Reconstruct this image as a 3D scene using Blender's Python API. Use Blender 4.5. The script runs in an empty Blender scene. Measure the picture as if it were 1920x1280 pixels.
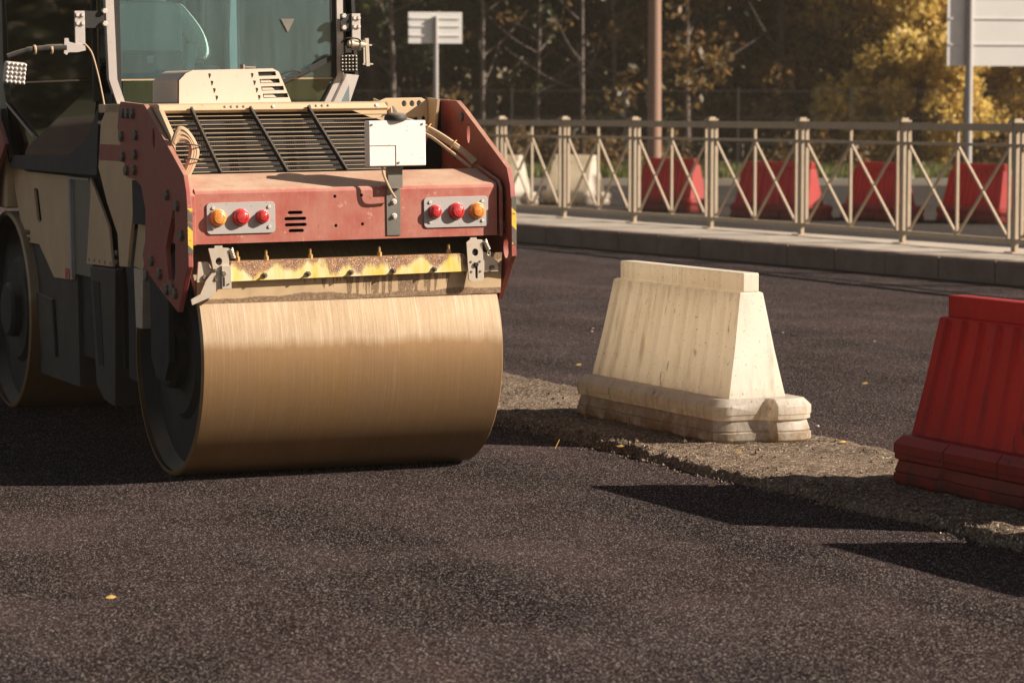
import bpy, bmesh, math, random
import numpy as np
from mathutils import Vector, Matrix, noise, geometry
random.seed(7)
rng = np.random.default_rng(11)
S = bpy.context.scene
COL = S.collection
# ------------------------------------------------------------------ camera
cam_d = bpy.data.cameras.new('camera'); cam = bpy.data.objects.new('camera', cam_d); COL.objects.link(cam)
cam.location = (0, 0, 1.85)
cam.rotation_euler = (math.radians(90) - math.atan(435 / 5300), 0, 0)
cam_d.sensor_width = 36; cam_d.lens = 36 * 5300 / 1920
cam_d.clip_start = .1; cam_d.clip_end = 2000
cam_d.dof.use_dof = True; cam_d.dof.focus_distance = 14.3; cam_d.dof.aperture_fstop = 4.4
S.camera = cam
# ------------------------------------------------------------------ light
SUN = Vector((.993, -.13, math.tan(math.radians(28.7)))).normalized()
w = bpy.data.worlds.new('World'); S.world = w; w.use_nodes = True
nt = w.node_tree; bg = nt.nodes['Background']
sky = nt.nodes.new('ShaderNodeTexSky'); sky.sky_type = 'NISHITA'; sky.sun_disc = False
sky.sun_elevation = math.radians(28.7); sky.sun_rotation = math.atan2(SUN.x, SUN.y)
sky.dust_density = .8; sky.air_density = 1.0; sky.ozone_density = .6
tint = nt.nodes.new('ShaderNodeMix'); tint.data_type = 'RGBA'; tint.blend_type = 'MULTIPLY'; tint.inputs[0].default_value = 1
tint.inputs[7].default_value = (1.0, .79, .64, 1)
nt.links.new(sky.outputs[0], tint.inputs[6]); nt.links.new(tint.outputs[2], bg.inputs[0])
bg.inputs[1].default_value = .055
sd = bpy.data.lights.new('sun', 'SUN'); sun = bpy.data.objects.new('sun', sd); COL.objects.link(sun)
sd.energy = 5.0; sd.angle = math.radians(.5); sd.color = (1.0, .89, .76)
sun.rotation_euler = SUN.to_track_quat('Z', 'Y').to_euler()
S.view_settings.view_transform = 'Standard'; S.view_settings.look = 'None'
S.view_settings.gamma = 1; S.view_settings.exposure = 1.0
S.view_settings.use_curve_mapping = False

# ------------------------------------------------------------------ materials
def lin(c): return tuple(c) + (1,)
class NT:
    def __init__(s, name):
        s.m = bpy.data.materials.new(name); s.m.use_nodes = True
        s.t = s.m.node_tree; s.b = s.t.nodes['Principled BSDF']; s.out = s.t.nodes['Material Output']
        s.tc = s.t.nodes.new('ShaderNodeTexCoord')
    def n(s, typ, **kw):
        x = s.t.nodes.new(typ)
        for k, v in kw.items():
            if k.startswith('i_'):
                k2 = k[2:].replace('_', ' ')
                x.inputs[int(k2) if k2.isdigit() else k2].default_value = v
            else: setattr(x, k, v)
        return x
    def l(s, a, b): s.t.links.new(a, b)
    def mapping(s, scale=(1, 1, 1), out='Object', rot=(0, 0, 0)):
        mp = s.n('ShaderNodeMapping'); mp.inputs['Scale'].default_value = scale; mp.inputs['Rotation'].default_value = rot
        s.l(s.tc.outputs[out], mp.inputs[0]); return mp.outputs[0]
    def noise(s, vec, scale, detail=4, rough=.6, lo=.35, hi=.65):
        x = s.n('ShaderNodeTexNoise'); x.inputs['Scale'].default_value = scale; x.inputs['Detail'].default_value = detail
        x.inputs['Roughness'].default_value = rough; s.l(vec, x.inputs['Vector'])
        return s.ramp(x.outputs[0], lo, hi)
    def ramp(s, v, lo, hi, a=0., b=1.):
        r = s.n('ShaderNodeMapRange'); r.inputs[1].default_value = lo; r.inputs[2].default_value = hi
        r.inputs[3].default_value = a; r.inputs[4].default_value = b
        s.l(v, r.inputs[0]); return r.outputs[0]
    def mix(s, fac, a, b, mode='MIX'):
        x = s.n('ShaderNodeMix', data_type='RGBA', blend_type=mode)
        if isinstance(fac, (int, float)): x.inputs[0].default_value = fac
        else: s.l(fac, x.inputs[0])
        for i, v in ((6, a), (7, b)):
            if isinstance(v, tuple): x.inputs[i].default_value = lin(v[:3])
            else: s.l(v, x.inputs[i])
        return x.outputs[2]
    def math(s, op, a, b=None, c=None):
        x = s.n('ShaderNodeMath', operation=op)
        for i, v in enumerate((a, b, c)):
            if v is None: continue
            if isinstance(v, (int, float)): x.inputs[i].default_value = v
            else: s.l(v, x.inputs[i])
        return x.outputs[0]
    def bump(s, h, strength=.3, dist=.01):
        x = s.n('ShaderNodeBump'); x.inputs['Strength'].default_value = strength; x.inputs['Distance'].default_value = dist
        s.l(h, x.inputs['Height']); s.l(x.outputs[0], s.b.inputs['Normal']); return x
    def set(s, **kw):
        for k, v in kw.items():
            k = k.replace('_', ' ')
            if isinstance(v, (int, float)): s.b.inputs[k].default_value = v
            elif isinstance(v, tuple): s.b.inputs[k].default_value = lin(v[:3])
            else: s.l(v, s.b.inputs[k])
        return s

def paint(name, col, dust=(.42, .33, .22), amount=.35, rough=.45, metal=0., scale=4., scratch=0., scol=(.6, .5, .42)):
    s = NT(name); v = s.mapping()
    n1 = s.noise(v, scale, 8, .65, .35, .7)
    n2 = s.noise(s.mapping((26, 26, 3)), 2.2, 5, .7, .5, .75)
    spots = s.noise(v, 55, 3, .6, .64, .70)
    c = s.mix(s.math('MULTIPLY', n1, amount), col, dust)
    c = s.mix(s.math('MULTIPLY', n2, amount * .55), c, dust)
    g_ = s.n('ShaderNodeNewGeometry'); sp_ = s.n('ShaderNodeSeparateXYZ'); s.l(g_.outputs['Normal'], sp_.inputs[0])
    upf = s.math('MULTIPLY', s.ramp(sp_.outputs[2], .45, .95), s.ramp(n1, 0, 1, .55, .95))
    c = s.mix(s.math('MULTIPLY', upf, min(.85, amount * 1.6)), c, (.55, .42, .29))
    c = s.mix(s.math('MULTIPLY', spots, .5), c, tuple(x * .35 for x in col))
    if scratch:
        sc = s.noise(s.mapping((3, 3, 40), rot=(0, .5, .2)), 3, 6, .8, .64, .70)
        sp = s.noise(v, 23, 4, .7, .63, .68)
        c = s.mix(s.math('MULTIPLY', s.math('MAXIMUM', sc, sp), scratch), c, scol)
    s.set(Base_Color=c, Roughness=s.math('ADD', s.math('MULTIPLY', n1, .2), rough), Metallic=metal)
    s.bump(s.noise(v, 70, 3, .6, .2, .8), .06, .003)
    return s.m

M = {}
M['cream'] = paint('cream_paint', (.55, .40, .24), (.42, .30, .18), .4, .42)
M['cream_side'] = paint('tan_panel_paint', (.62, .43, .25), (.46, .31, .18), .5, .5)
M['hood_white'] = paint('pale_hood_plastic', (.60, .50, .40), (.45, .36, .27), .25, .5)
M['red'] = paint('faded_red_paint', (.34, .075, .055), (.42, .21, .15), .6, .40, 0, 5., .55, (.62, .36, .27))
M['red_dark'] = paint('red_plate_paint', (.30, .055, .045), (.30, .15, .10), .35, .40, 0, 4., .35)
M['black'] = paint('black_parts', (.010, .009, .008), (.035, .028, .022), .25, .65)
M['dark_grey'] = paint('dark_grey_paint', (.035, .028, .025), (.06, .045, .035), .4, .55)
M['grey'] = paint('grey_bracket_metal', (.17, .16, .14), (.25, .21, .16), .4, .4, .4)
M['lamp_grey'] = paint('lamp_plate_grey', (.36, .34, .33), (.40, .34, .27), .2, .5)
M['silver'] = paint('silver_pillar', (.50, .45, .42), (.38, .33, .28), .3, .35, .3)
M['zinc'] = paint('zinc_metal', (.58, .51, .42), (.35, .27, .18), .4, .38, .5, 14)
M['white_box'] = paint('white_box_plastic', (.78, .73, .68), (.60, .52, .42), .12, .4)
M['brass'] = paint('brass_nozzle', (.60, .38, .15), (.25, .16, .08), .4, .3, .8, 20)
M['bolt'] = paint('bolt_steel', (.20, .17, .14), (.10, .08, .06), .5, .45, .6, 30)
M['bolt_light'] = paint('pale_bolt', (.62, .58, .53), (.4, .32, .25), .3, .4, .4, 30)
M['hose'] = paint('dusty_hose', (.42, .27, .16), (.50, .38, .24), .6, .6, 0, 14)
M['rubber'] = paint('black_rubber', (.02, .018, .017), (.08, .06, .05), .35, .6)
M['grille'] = paint('grille_bar_metal', (.36, .26, .16), (.5, .38, .24), .4, .5, .2)
M['galv'] = paint('painted_fence_steel', (.38, .30, .21), (.22, .16, .11), .4, .55, 0, 9)
M['sign_back'] = paint('sign_back_aluminium', (.72, .71, .69), (.55, .50, .43), .35, .4, .3, 2)
M['pole_brown'] = paint('brown_lamp_pole', (.24, .13, .085), (.18, .13, .10), .4, .6, 0, 1.2)
M['pole_grey'] = paint('grey_sign_pole', (.34, .32, .31), (.25, .22, .18), .3, .5, .2)

def tail(name, col):
    s = NT(name); s.set(Base_Color=col, Roughness=.18); s.b.inputs['Coat Weight'].default_value = .6
    wv = s.n('ShaderNodeTexWave', wave_type='RINGS'); wv.rings_direction = 'SPHERICAL'
    s.l(s.mapping(out='Generated'), wv.inputs[0]); wv.inputs['Scale'].default_value = 6
    return s.m
def lens_mat(name, c1, c2):
    s = NT(name); v = s.mapping()
    c = s.mix(s.noise(v, 30, 3, .6, .3, .8), c1, c2)
    s.set(Base_Color=c, Roughness=.22); s.b.inputs['Coat Weight'].default_value = .5
    s.b.inputs['Emission Strength'].default_value = 0
    s.bump(s.noise(v, 160, 2, .5, .3, .7), .25, .004)
    return s.m
M['red_lens'] = lens_mat('red_lens', (.45, .012, .018), (.55, .06, .05))
M['amber_lens'] = lens_mat('amber_lens', (.60, .17, .02), (.72, .36, .10))

def hazard():
    s = NT('hazard_tape'); v = s.mapping((1, 1, 1))
    wv = s.n('ShaderNodeTexWave', wave_type='BANDS', bands_direction='DIAGONAL'); wv.inputs['Scale'].default_value = 3.6
    s.l(v, wv.inputs[0])
    st = s.ramp(wv.outputs[1], .44, .5)
    c = s.mix(st, (.10, .085, .07), (.66, .44, .05))
    c = s.mix(s.noise(v, 40, 5, .7, .55, .62), c, (.30, .13, .07))
    s.set(Base_Color=c, Roughness=.5); return s.m
M['hazard'] = hazard()

def drum_mat():
    s = NT('worn_drum_steel')
    v = s.mapping((60, 3, 3)); n1 = s.noise(v, 1.5, 6, .7, .2, .8)
    n2 = s.noise(s.mapping((240, 2.5, 2.5)), 1.2, 4, .7, .52, .8)
    n3 = s.noise(s.mapping(), 2.2, 8, .65, .35, .68)
    n4 = s.noise(s.mapping(), 130, 3, .7, .45, .75)
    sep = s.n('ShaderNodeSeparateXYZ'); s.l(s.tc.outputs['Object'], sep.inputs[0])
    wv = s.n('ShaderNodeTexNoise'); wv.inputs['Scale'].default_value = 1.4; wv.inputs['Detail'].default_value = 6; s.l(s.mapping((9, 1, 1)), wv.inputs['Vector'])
    paler = s.ramp(s.math('ADD', sep.outputs[2], s.math('MULTIPLY', s.math('SUBTRACT', wv.outputs[0], .5), .12)), .675, .725)
    lower_c = s.mix(n3, (.27, .155, .058), (.175, .095, .036)); upper_c = s.mix(n1, (.27, .195, .115), (.45, .345, .225))
    c = s.mix(paler, lower_c, upper_c)  # paler above, browner below, with a streaky edge
    c = s.mix(s.math('MULTIPLY', n3, .25), c, (.33, .21, .11))
    c = s.mix(s.math('MULTIPLY', s.math('MULTIPLY', n2, s.ramp(paler, 0, 1, .25, .9)), .7), c, (.78, .70, .60))
    c = s.mix(s.math('MULTIPLY', n4, .22), c, (.18, .11, .06))
    big = s.noise(s.mapping((1, .3, 1)), 1.3, 3, .5, .4, .7)
    c = s.mix(s.math('MULTIPLY', big, .25), c, (.26, .16, .09))
    s.set(Base_Color=c, Metallic=.5, Roughness=s.ramp(n3, 0, 1, .55, .70))
    s.b.inputs['Anisotropic'].default_value = 0.
    s.bump(s.math('ADD', s.math('MULTIPLY', n1, .4), n4), .12, .002)
    return s.m
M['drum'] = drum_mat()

def scraper_mat():
    s = NT('tar_dripped_scraper')
    sep = s.n('ShaderNodeSeparateXYZ'); s.l(s.tc.outputs['Generated'], sep.inputs[0])
    x, z = sep.outputs[0], sep.outputs[2]
    cx = s.n('ShaderNodeCombineXYZ'); s.l(x, cx.inputs[0])
    wob = s.n('ShaderNodeTexNoise'); wob.inputs['Scale'].default_value = 9; s.l(s.tc.outputs['Object'], wob.inputs['Vector'])
    s.l(s.math('MULTIPLY', z, s.math('MULTIPLY', s.math('SUBTRACT', wob.outputs[0], .5), .02)), cx.inputs[1])
    nx = s.n('ShaderNodeTexNoise'); nx.inputs['Scale'].default_value = 46; nx.inputs['Detail'].default_value = 3
    s.l(cx.outputs[0], nx.inputs['Vector'])
    big = s.n('ShaderNodeTexNoise'); big.inputs['Scale'].default_value = 4.2; big.inputs['Detail'].default_value = 2; s.l(cx.outputs[0], big.inputs['Vector'])
    # drip length : longer right of the middle
    band = s.math('MULTIPLY', s.ramp(x, .40, .55), s.ramp(x, .86, .72))
    ln = s.math('MULTIPLY', s.ramp(nx.outputs[0], .40, .60, 0, 1.3), s.math('ADD', s.math('MULTIPLY', band, 1.1), s.ramp(big.outputs[0], .5, .65, .05, .45)))
    ln = s.math('ADD', ln, s.ramp(big.outputs[0], .3, .7, .03, .22))
    top = s.math('SUBTRACT', 1.0, z)
    drip = s.ramp(s.math('SUBTRACT', ln, top), -.015, .03)
    foot = s.ramp(s.math('SUBTRACT', s.ramp(big.outputs[0], .3, .7, .08, .24), z), -.01, .03)
    edge = s.math('MAXIMUM', drip, foot)
    v = s.mapping()
    c = s.mix(s.noise(v, 7, 6, .6, .35, .7), (.60, .43, .26), (.42, .30, .17))
    c = s.mix(s.math('MULTIPLY', edge, .85), c, s.mix(s.noise(v, 120, 3, .7, .45, .6), (.13, .075, .045), (.30, .20, .13)))
    s.set(Base_Color=c, Roughness=.45); s.bump(edge, .3, .004); return s.m
M['scraper'] = scraper_mat()

def bar_mat():
    s = NT('rusty_yellow_bar')
    sep = s.n('ShaderNodeSeparateXYZ'); s.l(s.tc.outputs['Generated'], sep.inputs[0]); v = s.mapping()
    a = s.n('ShaderNodeTexNoise'); a.inputs['Scale'].default_value = 7; a.inputs['Detail'].default_value = 6; s.l(s.mapping((1, 1, .4)), a.inputs['Vector'])
    lim = s.ramp(a.outputs[0], .35, .65, .1, 1.05)
    rust = s.ramp(s.math('SUBTRACT', sep.outputs[2], lim), -.12, .12)
    ye = s.mix(s.noise(s.mapping((1, 1, .2)), 14, 4, .6, .4, .65), (.74, .62, .36), (.66, .46, .06))
    ru = s.mix(s.noise(v, 40, 4, .7, .4, .6), (.38, .17, .06), (.18, .085, .045))
    ru = s.mix(s.noise(v, 210, 2, .7, .58, .64), ru, (.85, .66, .45))
    s.set(Base_Color=s.mix(rust, ye, ru), Roughness=.45); s.bump(s.math('MULTIPLY', rust, s.noise(v, 150, 3, .7, .3, .7)), .6, .006); return s.m
M['bar'] = bar_mat()

def glass(name, col, dust, fac, rough=.03):
    s = NT(name)
    tr = s.n('ShaderNodeBsdfTransparent'); tr.inputs[0].default_value = lin(col)
    gl = s.n('ShaderNodeBsdfGlossy'); gl.inputs['Roughness'].default_value = rough
    df = s.n('ShaderNodeBsdfDiffuse'); df.inputs[0].default_value = lin(dust)
    fr = s.n('ShaderNodeFresnel'); fr.inputs[0].default_value = 1.45
    v = s.mapping()
    nz = s.noise(s.mapping((6, 6, .7)), 2, 5, .6, .3, .75); sp = s.noise(v, 90, 2, .7, .68, .72)
    f = s.math('ADD', s.math('MULTIPLY', nz, fac * .6), s.math('ADD', fac * .7, s.math('MULTIPLY', sp, .2)))
    m1 = s.n('ShaderNodeMixShader'); s.l(f, m1.inputs[0]); s.l(tr.outputs[0], m1.inputs[1]); s.l(df.outputs[0], m1.inputs[2])
    m2 = s.n('ShaderNodeMixShader'); s.l(fr.outputs[0], m2.inputs[0]); s.l(m1.outputs[0], m2.inputs[1]); s.l(gl.outputs[0], m2.inputs[2])
    s.l(m2.outputs[0], s.out.inputs[0]); return s.m
M['glass_rear'] = glass('dusty_sky_teal_glass', (.74, .94, .97), (.42, .66, .70), .10)  # teal diffuse layer stands in for sky reflection besides dust
M['glass_low'] = glass('lower_green_glass', (.40, .48, .34), (.30, .34, .20), .10)
M['glass_side'] = glass('dark_side_glass', (.16, .20, .19), (.05, .06, .05), .01)

def asphalt(name, dark, light, scale=110, bumpd=.006, rough=.5, patch=.5, spark=.2, sparkcol=(.26, .22, .20)):
    s = NT(name); v = s.mapping()
    vo = s.n('ShaderNodeTexVoronoi'); vo.inputs['Scale'].default_value = scale; s.l(v, vo.inputs['Vector'])
    sepc = s.n('ShaderNodeSeparateColor'); s.l(vo.outputs['Color'], sepc.inputs[0])
    fn = s.n('ShaderNodeTexNoise'); fn.inputs['Scale'].default_value = scale * 1.7; fn.inputs['Detail'].default_value = 2; s.l(v, fn.inputs['Vector'])
    c = s.mix(s.math('MULTIPLY', s.math('POWER', sepc.outputs[0], 2.0), s.ramp(fn.outputs[0], .35, .6, .4, 1.5)), dark, light)
    # broad tone bands left by the paver, running along the lane
    ang = math.radians(25)
    bn0 = s.n('ShaderNodeMapping'); bn0.inputs['Rotation'].default_value = (0, 0, -ang); s.l(s.tc.outputs['Object'], bn0.inputs[0])
    bnd = s.n('ShaderNodeMapping'); bnd.inputs['Scale'].default_value = (1.3, .06, 1); s.l(bn0.outputs[0], bnd.inputs[0])
    b1 = s.noise(bnd.outputs[0], .9, 4, .6, .32, .68)
    c = s.mix(s.math('MULTIPLY', b1, patch), c, tuple(x * .45 for x in dark))
    b2 = s.noise(v, .8, 5, .65, .45, .7)
    c = s.mix(s.math('MULTIPLY', b2, .35), c, tuple(x * 1.2 for x in light))
    b3 = s.noise(bnd.outputs[0], .75, 3, .5, .44, .54)
    c = s.mix(s.math('MULTIPLY', b3, patch), c, s.mix(1.0, c, (1.38, 1.24, 1.14), 'MULTIPLY'))
    b4 = s.ramp(s.noise(bnd.outputs[0], 2.6, 2, .5, .64, .70), 0, 1)
    c = s.mix(s.math('MULTIPLY', b4, patch * .5), c, s.mix(1.0, c, (1.5, 1.35, 1.2), 'MULTIPLY'))
    spk = s.math('POWER', sepc.outputs[1], 14.0 / spark)
    c = s.mix(spk, c, sparkcol)  # pale stone flecks; sun glints are painted into this colour
    s.set(Base_Color=c, Roughness=s.ramp(sepc.outputs[2], 0, 1, rough - .17, rough + .22)); s.b.inputs['Specular IOR Level'].default_value = 0.
    d = s.math('SUBTRACT', 1.0, s.math('MULTIPLY', vo.outputs['Distance'], 1.2))
    hgt = s.math('ADD', s.math('ADD', s.math('MULTIPLY', d, .6), s.math('MULTIPLY', sepc.outputs[2], .9)), s.math('MULTIPLY', fn.outputs[0], 1.2))
    s.bump(hgt, .9, bumpd)
    return s.m
M['asphalt'] = asphalt('fresh_asphalt', (.010, .0075, .0088), (.080, .057, .060), 185, .007, .45, .75, 1.2, (.50, .42, .37))
M['old_asphalt'] = asphalt('rough_milled_asphalt', (.075, .056, .042), (.32, .24, .175), 90, .009, .6, .08, .6, (.6, .5, .38))
M['far_asphalt'] = asphalt('far_road_asphalt', (.04, .036, .035), (.06, .055, .05), 40, .005, .6, .3, .1)

def simple(name, c1, c2, scale=3, rough=.85, bump=.4, bs=40, bd=.01, lo=.35, hi=.65):
    s = NT(name); v = s.mapping()
    c = s.mix(s.noise(v, scale, 7, .65, lo, hi), c1, c2)
    c = s.mix(s.math('MULTIPLY', s.noise(v, scale * 14, 4, .6, .45, .7), .35), c, tuple(x * .5 for x in c2))
    s.set(Base_Color=c, Roughness=rough); s.bump(s.noise(v, bs, 4, .6, .2, .8), bump, bd); return s.m
M['kerb'] = simple('kerb_concrete', (.15, .092, .065), (.22, .15, .11), 2)
M['pavement'] = simple('pale_pavement', (.36, .30, .24), (.48, .41, .33), 1.5)
M['soil'] = simple('grass_ground', (.05, .055, .02), (.08, .08, .03), .6, .95, .8, 12, .05)
M['bark_pale'] = simple('pale_bark', (.10, .075, .06), (.17, .13, .11), 5, .9, .8, 18, .05)
M['bark'] = simple('dark_bark', (.05, .037, .028), (.10, .075, .055), 5, .9, .8, 18, .05)
def birch():
    s = NT('birch_bark'); v = s.mapping((1, 1, 1))
    n = s.noise(s.mapping((2, 2, 5)), 2.4, 5, .7, .46, .54)
    s.set(Base_Color=s.mix(n, (.50, .48, .46), (.05, .045, .04)), Roughness=.8); return s.m
M['birch'] = birch()
def leaf(name, cols, trans=.35):
    s = NT(name); g = s.n('ShaderNodeNewGeometry')
    r = s.n('ShaderNodeValToRGB'); s.l(g.outputs['Random Per Island'], r.inputs[0])
    r.color_ramp.elements[0].color = lin(cols[0]); r.color_ramp.elements[-1].color = lin(cols[-1])
    for i, c in enumerate(cols[1:-1]):
        e = r.color_ramp.elements.new((i + 1) / (len(cols) - 1)); e.color = lin(c)
    s.set(Base_Color=r.outputs[0], Roughness=.5)
    tl = s.n('ShaderNodeBsdfTranslucent'); s.l(r.outputs[0], tl.inputs[0])
    m = s.n('ShaderNodeMixShader'); m.inputs[0].default_value = trans
    s.l(s.b.outputs[0], m.inputs[1]); s.l(tl.outputs[0], m.inputs[2]); s.l(m.outputs[0], s.out.inputs[0]); return s.m
M['leaf_dark'] = leaf('dark_leaves', [(.022, .035, .012), (.05, .06, .02), (.035, .05, .015), (.09, .07, .025)])
M['leaf_gold_glow'] = leaf('gold_glow_leaves', [(.45, .33, .08), (.75, .52, .16), (.55, .44, .12), (.82, .60, .20)], .55)  # gold leaf colour, brightened to carry the warm glow at right
M['leaf_mid'] = leaf('brown_green_leaves', [(.09, .065, .02), (.22, .12, .04), (.13, .10, .03), (.30, .15, .05)], .5)
M['grass'] = leaf('grass_blades', [(.06, .08, .015), (.11, .12, .025), (.16, .15, .04)], .4)
M['dry_leaf'] = leaf('dry_yellow_leaf', [(.60, .42, .12), (.55, .30, .08)], .2)
M['stone'] = simple('pale_stone', (.35, .30, .25), (.5, .44, .37), 20)

def plastic(name, c1, c2, dirt, dirtamt, trans=.4, tc=(1, .93, .80)):
    s = NT(name); v = s.mapping()
    c = s.mix(s.noise(v, 3, 6, .6, .35, .7), c1, c2)
    run = s.math('MULTIPLY', s.noise(s.mapping((16, 16, .8)), 1.3, 5, .65, .5, .72), s.noise(v, 2.6, 4, .6, .4, .62))
    c = s.mix(s.math('MULTIPLY', run, dirtamt), c, dirt)
    sep = s.n('ShaderNodeSeparateXYZ'); s.l(s.tc.outputs['Object'], sep.inputs[0])
    low = s.math('MULTIPLY', s.ramp(sep.outputs[2], .30, .0), s.noise(v, 9, 6, .7, .25, .55))
    c = s.mix(s.math('MULTIPLY', low, min(1, dirtamt * 2.1)), c, dirt)
    spots = s.noise(v, 75, 2, .6, .67, .71)
    c = s.mix(s.math('MULTIPLY', spots, .7), c, tuple(x * .3 for x in dirt))
    mark = s.noise(s.mapping((20, 20, 2.2)), 1.0, 3, .6, .665, .70)
    c = s.mix(s.math('MULTIPLY', mark, .6), c, tuple(x * .5 for x in dirt))
    s.set(Base_Color=c, Roughness=.42)
    s.bump(s.noise(v, 35, 4, .6, .3, .7), .12, .004)
    tl = s.n('ShaderNodeBsdfTranslucent'); s.l(s.mix(1.0, c, tc, 'MULTIPLY'), tl.inputs[0])
    mx = s.n('ShaderNodeMixShader'); mx.inputs[0].default_value = trans
    s.l(s.b.outputs[0], mx.inputs[1]); s.l(tl.outputs[0], mx.inputs[2]); s.l(mx.outputs[0], s.out.inputs[0]); return s.m
M['white_plastic'] = plastic('dirty_white_plastic', (.88, .85, .78), (.82, .77, .68), (.33, .22, .12), .62, .5, (1, .95, .86))
M['red_plastic'] = plastic('red_plastic', (.50, .03, .022), (.42, .024, .02), (.10, .035, .03), .45, .36, (1, .8, .8))
M['shirt'] = simple('light_shirt_cloth', (.82, .78, .70), (.74, .69, .60), 6, .9, .6, 9, .03)
M['trousers'] = simple('dark_trousers_cloth', (.05, .05, .06), (.08, .08, .09), 6, .9, .3)
M['skin'] = simple('skin', (.45, .27, .19), (.40, .23, .16), 8, .5, .1)
M['hair'] = simple('dark_hair', (.03, .02, .015), (.05, .035, .02), 30, .6, .5)
M['seat'] = paint('grey_seat_cloth', (.62, .68, .68), (.6, .62, .58), .4, .7)
M['cab_inside'] = paint('cab_interior_plastic', (.12, .16, .17), (.2, .24, .24), .3, .6)
M['led'] = lens_mat('led_lens', (.62, .58, .55), (.30, .28, .27))
M['slot_black'] = paint('black_slot', (.008, .007, .007), (.02, .017, .015), .2, .7)

# ------------------------------------------------------------------ mesh helpers
class MB:
    def __init__(s): s.v = []; s.f = []
    def add(s, vs, fs):
        o = len(s.v); s.v += [tuple(v) for v in vs]; s.f += [tuple(i + o for i in f) for f in fs]; return s
    def box(s, x0, x1, y0, y1, z0, z1):
        return s.add([(x0, y0, z0), (x1, y0, z0), (x1, y1, z0), (x0, y1, z0), (x0, y0, z1), (x1, y0, z1), (x1, y1, z1), (x0, y1, z1)],
                     [(0, 3, 2, 1), (4, 5, 6, 7), (0, 1, 5, 4), (1, 2, 6, 5), (2, 3, 7, 6), (3, 0, 4, 7)])
    def bar(s, p, q, wd, ht, up=(0, 0, 1)):
        p = Vector(p); q = Vector(q); d = (q - p).normalized(); u = Vector(up)
        if abs(d.dot(u)) > .98: u = Vector((1, 0, 0))
        x = d.cross(u).normalized(); y = x.cross(d).normalized()
        vs = [c + x * a * wd / 2 + y * b * ht / 2 for c in (p, q) for a, b in ((-1, -1), (1, -1), (1, 1), (-1, 1))]
        return s.add(vs, [(0, 1, 2, 3), (7, 6, 5, 4), (0, 4, 5, 1), (1, 5, 6, 2), (2, 6, 7, 3), (3, 7, 4, 0)])
    def prism(s, pts, ax, d0, d1, holes=()):
        """extrude a 2-D polygon; ax='x' -> pts are (y,z), 'y' -> (x,z), 'z' -> (x,y). d0/d1 may be functions of the point."""
        loops = [list(pts)] + [list(h_) for h_ in holes]
        g0 = d0 if callable(d0) else (lambda p: d0); g1 = d1 if callable(d1) else (lambda p: d1)
        def P(p, d): return {'x': (d, p[0], p[1]), 'y': (p[0], d, p[1]), 'z': (p[0], p[1], d)}[ax]
        flat = [p for lp in loops for p in lp]; n = len(flat)
        tris = geometry.tessellate_polygon([[Vector((p[0], p[1], 0)) for p in lp] for lp in loops]) if (holes or len(pts) > 4) else None
        vs = [P(p, g0(p)) for p in flat] + [P(p, g1(p)) for p in flat]
        if tris is not None: caps = [tuple(t) for t in tris]
        else: caps = [tuple(range(n))]
        fs = caps + [tuple(i + n for i in reversed(c)) for c in caps]
        o = 0
        for lp in loops:
            k = len(lp)
            for i in range(k):
                a, b = o + i, o + (i + 1) % k
                fs.append((a, b, b + n, a + n))
            o += k
        return s.add(vs, fs)
    def tube(s, path, r, seg=8, cap=True):
        path = [Vector(p) for p in path]; n = len(path); rr = r if isinstance(r, (list, tuple)) else [r] * n
        ref = Vector((0, 0, 1)); vs = []; fs = []
        pd = None
        for i, p in enumerate(path):
            d = (path[min(i + 1, n - 1)] - path[max(i - 1, 0)]).normalized()
            if pd is None:
                x = d.cross(ref if abs(d.z) < .95 else Vector((1, 0, 0))).normalized()
            else: x = (x - d * x.dot(d)).normalized()
            pd = d; y = d.cross(x)
            for k in range(seg):
                a = 2 * math.pi * k / seg; vs.append(p + (x * math.cos(a) + y * math.sin(a)) * rr[i])
        for i in range(n - 1):
            for k in range(seg):
                a, b = i * seg + k, i * seg + (k + 1) % seg
                fs.append((a, b, b + seg, a + seg))
        if cap: fs.append(tuple(range(seg - 1, -1, -1))); fs.append(tuple((n - 1) * seg + k for k in range(seg)))
        return s.add(vs, fs)
    def cyl(s, p, q, r, seg=16, r2=None):
        return s.tube([p, q], [r, r if r2 is None else r2], seg)
    def lathe(s, prof, ax, c, seg=24):
        """prof: (radius, along) ; ax unit vector; c centre"""
        ax = Vector(ax).normalized(); c = Vector(c)
        x = ax.cross(Vector((0, 0, 1)) if abs(ax.z) < .9 else Vector((1, 0, 0))).normalized(); y = ax.cross(x)
        vs = []; fs = []
        for r, h_ in prof:
            for k in range(seg):
                a = 2 * math.pi * k / seg; vs.append(c + ax * h_ + (x * math.cos(a) + y * math.sin(a)) * r)
        for i in range(len(prof) - 1):
            for k in range(seg):
                a, b = i * seg + k, i * seg + (k + 1) % seg; fs.append((a, b, b + seg, a + seg))
        return s.add(vs, fs)
    def build(s, name, mat, parent=None, bevel=0, smooth=False, seg=2):
        me = bpy.data.meshes.new(name); me.from_pydata([tuple(v) for v in s.v], [], s.f)
        bm = bmesh.new(); bm.from_mesh(me); bmesh.ops.recalc_face_normals(bm, faces=bm.faces); bm.to_mesh(me); bm.free()
        me.materials.append(mat)
        ob = bpy.data.objects.new(name, me); COL.objects.link(ob)
        if parent: ob.parent = parent
        if smooth:
            for p in me.polygons: p.use_smooth = True
            try: me.set_sharp_from_angle(angle=math.radians(40))
            except Exception: pass
        if bevel:
            b = ob.modifiers.new('bevel', 'BEVEL'); b.width = bevel; b.segments = seg; b.limit_method = 'ANGLE'; b.angle_limit = math.radians(35)
            for p in me.polygons: p.use_smooth = True
            b.harden_normals = True
        return ob

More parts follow.
